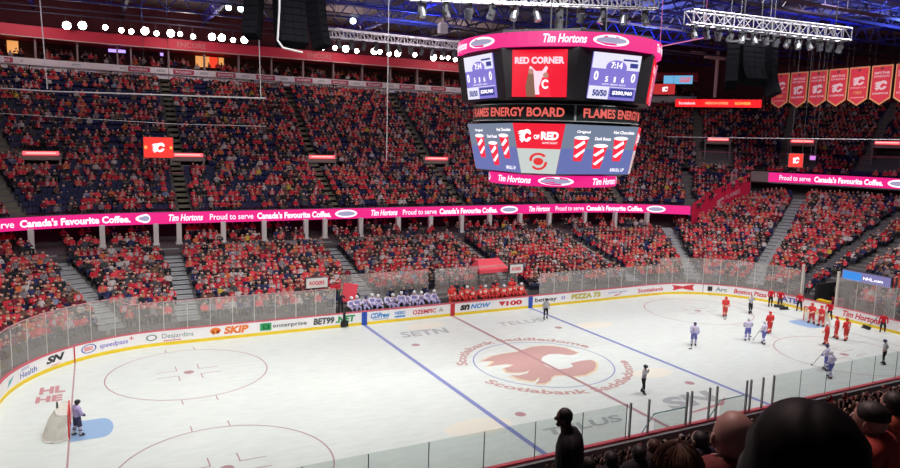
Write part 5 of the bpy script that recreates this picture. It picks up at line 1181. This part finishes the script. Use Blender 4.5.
# ------------------------------------------------------------------ people in the foreground
def ray_at(px, py, D): d = _f+CR*((px-450)/FPX)-CU*((py-234)/FPX); return CAM+d*D
def big_seated(head, yaw, top, skinc, hairc, lab, hair, grp='people seated in front of the camera', scale=1.0, ears=True):
    """head = world position of the crown"""
    base = Vector((head[0], head[1], head[2]-1.345*scale)); t = empty('person', base, yaw, lab, 'person', grp); t.scale = (scale,)*3
    V, F, rg = BIGSIT; c = np.zeros((len(REG), 3)); c[0] = skinc; c[1] = skinc if hair in (None, 'bald') else hairc; c[2] = top; c[3] = (.02, .025, .04); c[4] = (.02, .02, .02); c[5] = top; c[6] = top; c[7] = c[3]
    link('body', tinted('body', V, F, c[rg], TINT), t)
    mb = MB(); mb.ball((0, .035, 1.222), .11, 24, 16, (.88, 1.04, 1.13)); mb.build('head', M('skin_%d' % int(skinc[0]*1000), skinc, .55), t, smooth=True)
    sk = MATS['skin_%d' % int(skinc[0]*1000)]
    if ears:
        for s in (-1, 1): mb = MB(); mb.ball((s*.098, .03, 1.20), .036, 10, 7, (.35, .7, 1)); mb.build('ear', sk, t, smooth=True)
    mb = MB(); mb.ball((0, .152, 1.20), .02, 8, 6, (.8, 1, 1.3)); mb.box((0, .140, 1.15), (.045, .012, .012)); mb.build('nose_and_mouth', sk, t, smooth=True)
    mb = MB()
    for s in (-1, 1): mb.ball((s*.035, .138, 1.235), .012, 8, 6)
    mb.build('eyes', M('eye_white', (.6, .6, .6), .3), t, smooth=True)
    return t
_N = None
def bigsit():
    N = dict(pel=(0, 0, .52, .17), wa=(0, -.03, .68, .155), che=(0, -.04, .85, (.20, .14)), nb=(0, -.01, 1.0, .10), nk=(0, .01, 1.08, .06), hd=(0, .03, 1.17, .07))
    N['nb'] = (0, -.02, 1.06, .11); N['nk'] = (0, .01, 1.12, .07); N['hd'] = (0, .03, 1.19, .07)
    E = [('pel', 'wa', 'top'), ('wa', 'che', 'top'), ('che', 'nb', 'top'), ('nb', 'nk', 'top'), ('nk', 'hd', 'skin')]
    for s, S in ((-1, 'l'), (1, 'r')):
        N['sh'+S] = (s*.21, -.02, 1.01, .10); N['el'+S] = (s*.28, .06, .72, .07); N['wr'+S] = (s*.16, .30, .60, .045); N['pa'+S] = (s*.13, .37, .60, .04)
        N['hp'+S] = (s*.11, .06, .50, .11); N['kn'+S] = (s*.15, .46, .52, .08); N['an'+S] = (s*.14, .42, .10, .05); N['to'+S] = (s*.15, .58, .05, .045)
        E += [('nb', 'sh'+S, 'top'), ('sh'+S, 'el'+S, 'top'), ('el'+S, 'wr'+S, 'top'), ('wr'+S, 'pa'+S, 'skin'), ('pel', 'hp'+S, 'leg'), ('hp'+S, 'kn'+S, 'leg'), ('kn'+S, 'an'+S, 'leg'), ('an'+S, 'to'+S, 'shoe')]
        for k in range(4):
            f = 'f%d' % k+S; g = 'g%d' % k+S; N[f] = (s*(.10+.022*k), .43, .605, .011); N[g] = (s*(.10+.02*k), .455+.006*(k in (1, 2)), .575, .009); E += [('pa'+S, f, 'skin'), (f, g, 'skin')]
        N['th'+S] = (s*.085, .385, .615, .012); E.append(('pa'+S, 'th'+S, 'skin'))
    return skin(N, E, 2, lambda e, c, t: e)
BIGSIT = bigsit()
def cam_yaw(extra=0): return -YAW+extra
def hair_shell(t, m, prof, cleft=0.0, off=(0, .0, 0), n=40, nm='hair', front=.85):
    """stack of ellipses (z, rx, ry) forming a head of hair"""
    mb = MB(); vs = []; fs = []
    for z, rx, ry in prof:
        for i in range(n):
            a = 2*PI*i/n; x = rx*math.cos(a); y = ry*math.sin(a); y = y*(front if y > 0 else 1)
            dz = -cleft*math.exp(-(x/.018)**2)*(1 if z > prof[0][0]-.08 else 0); strand = 1+.016*math.sin(a*11+z*55)+.012*math.sin(a*23+2+z*30)+.012*math.sin(a*5+z*90)
            vs.append((x*strand+off[0], y*strand+off[1], z+dz+off[2]))
    k = len(prof)
    for j in range(k-1):
        for i in range(n): fs.append((j*n+i, j*n+(i+1) % n, (j+1)*n+(i+1) % n, (j+1)*n+i))
    fs += [tuple(range(n)), tuple(range(k*n-1, (k-1)*n-1, -1))]; mb.add(vs, fs); return mb.build(nm, m, t, smooth=True)
def cap_prof(z0, z1, rx, ry, k=9):
    return [(z0+(z1-z0)*math.cos(PI/2*j/(k-1)), max(.004, rx*math.sin(PI/2*j/(k-1))), max(.004, ry*math.sin(PI/2*j/(k-1)))) for j in range(k)]
blackhair = M('black_hair', (.004, .003, .004), .6, spec=.12); brownhair = M('brown_hair', (.075, .035, .025), .5, noise=.6, bump=.6, nscale=45); darkhair = M('dark_hair', (.012, .01, .01), .6, bump=.3, nscale=60)
# long black hair, directly in front
h = ray_at(813, 409, 1.52)
t = big_seated((h.x, h.y, h.z), cam_yaw(-.42), (.012, .012, .016), (.45, .27, .2), (.01, .01, .01), 'woman with long black hair filling the lower right foreground', 'long', ears=False)
t.name = 'person'
hair_shell(t, blackhair, cap_prof(1.22, 1.358, .128, .135, 12)+[(1.18, .140, .142), (1.12, .152, .147), (1.05, .160, .148), (.95, .165, .13), (.86, .15, .10)], cleft=.005, off=(0, .02, 0), front=.98)
# bald man
h = ray_at(738, 415, 3.3)
t = big_seated((h.x, h.y, h.z), cam_yaw(-.15), (.16, .03, .03), (.36, .20, .17), (.1, .1, .1), 'bald man in dark red checked jacket left of black haired woman', 'bald')
mb = MB(); mb.tube((0, -.0, 1.0), (0, .01, 1.06), .095, 16, r2=.08); mb.build('collar', M('dark_collar', (.06, .015, .02), .8), t)
# brown-haired person low at left of bald man
h = ray_at(681, 449, 3.0)
t = big_seated((h.x, h.y, h.z), cam_yaw(.1), (.05, .03, .03), (.4, .25, .2), (.06, .03, .02), 'person with brown hair at the bottom left of bald man', 'short')
hair_shell(t, brownhair, cap_prof(1.25, 1.358, .104, .122, 10)+[(1.20, .108, .124), (1.13, .10, .115), (1.09, .07, .09)], off=(0, .02, 0), front=.8)
mb = MB(); rs = random.Random(4)
for i in range(230):
    a = rs.uniform(0, 2*PI); w0 = rs.uniform(-.25, .25); e0 = rs.uniform(.05, .5); k = rs.uniform(1.0, 1.07); pts = []
    for j in range(6):
        th = e0+j*.26; aa = a+w0*j*.3
        pts.append((.108*k*math.sin(th)*math.cos(aa), .02+.125*k*math.sin(th)*math.sin(aa)*(.8 if math.sin(aa) > 0 else 1), 1.235+.125*k*math.cos(th)))
    mb.path(pts, .0035, 4)
mb.build('hair_strands', M('brown_strands', (.11, .055, .035), .5), t)
# man with short dark hair on the right, red shirt
h = ray_at(878, 404, 4.9)
t = big_seated((h.x, h.y, h.z), cam_yaw(.75), (.36, .05, .04), (.38, .2, .15), (.02, .015, .01), 'man in red shirt with short dark hair right of black haired woman', 'short')
hair_shell(t, darkhair, cap_prof(1.255, 1.356, .102, .12, 10)+[(1.235, .1, .118)], off=(0, .028, 0), front=.9)
h = ray_at(897, 393, 6.8)
t = big_seated((h.x, h.y, h.z), cam_yaw(.2), (.45, .10, .06), (.38, .2, .15), (.02, .015, .01), 'person in orange red sweater at the right picture edge', 'short')
hair_shell(t, darkhair, cap_prof(1.25, 1.356, .102, .12, 10)+[(1.20, .104, .12), (1.14, .09, .1)], off=(0, .02, 0), front=.85)
for i, (px, py, D, cl) in enumerate(((832, 452, 2.6, (.02, .03, .12)), (640, 446, 10.0, (.02, .02, .025)), (612, 452, 10.5, (.02, .02, .03)), (655, 440, 11.5, (.04, .03, .03)), (590, 458, 11.0, (.02, .02, .02)), (702, 432, 9.5, (.03, .03, .05)))):
    if i == 0: continue
    h = ray_at(px, py, D)
    t = big_seated((h.x, h.y, h.z), cam_yaw(.1*i), cl, (.4, .25, .2), (.02, .015, .01), ['', 'dark haired head below referee, right of the standing man', 'dark head nearest the standing man on his right', 'dark head between standing man and bald man, higher one', 'dark head at the bottom beside the standing man', 'dark head just left of the bald man'][i], 'short')
    hair_shell(t, darkhair if i != 3 else brownhair, cap_prof(1.25, 1.356, .103, .122, 9)+[(1.20, .105, .122), (1.13, .09, .1)], off=(0, .02, 0), front=.8)
# standing man, seen as a silhouette
h = ray_at(572, 409.5, 8.5)
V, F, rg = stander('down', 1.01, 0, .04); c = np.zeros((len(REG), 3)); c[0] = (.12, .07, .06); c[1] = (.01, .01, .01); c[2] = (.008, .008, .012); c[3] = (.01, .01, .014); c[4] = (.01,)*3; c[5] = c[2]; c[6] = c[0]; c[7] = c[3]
t = empty('person', (h.x, h.y, h.z-1.86), cam_yaw(1.25), 'man in dark coat standing in silhouette above the near seats', 'person'); link('body', tinted('body', V, F, c[rg], TINT), t)
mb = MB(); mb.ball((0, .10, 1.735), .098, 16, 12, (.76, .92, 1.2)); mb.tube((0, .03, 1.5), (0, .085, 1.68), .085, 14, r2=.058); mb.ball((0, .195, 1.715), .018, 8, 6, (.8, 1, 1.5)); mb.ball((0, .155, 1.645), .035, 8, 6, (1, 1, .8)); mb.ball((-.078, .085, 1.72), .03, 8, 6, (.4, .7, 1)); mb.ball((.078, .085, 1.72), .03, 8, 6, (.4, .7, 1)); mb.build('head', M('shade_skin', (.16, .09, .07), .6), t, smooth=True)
hair_shell(t, darkhair, cap_prof(1.78, 1.868, .082, .100, 9)+[(1.74, .084, .100), (1.70, .07, .085)], off=(0, .085, 0), front=.82)
hair_shell(t, M('dark_coat', (.008, .008, .012), .8), [(1.625, .075, .08), (1.60, .09, .09), (1.555, .16, .12), (1.49, .235, .15), (1.38, .27, .17), (1.15, .27, .175), (.95, .28, .18), (.8, .285, .185)], nm='coat', front=1)
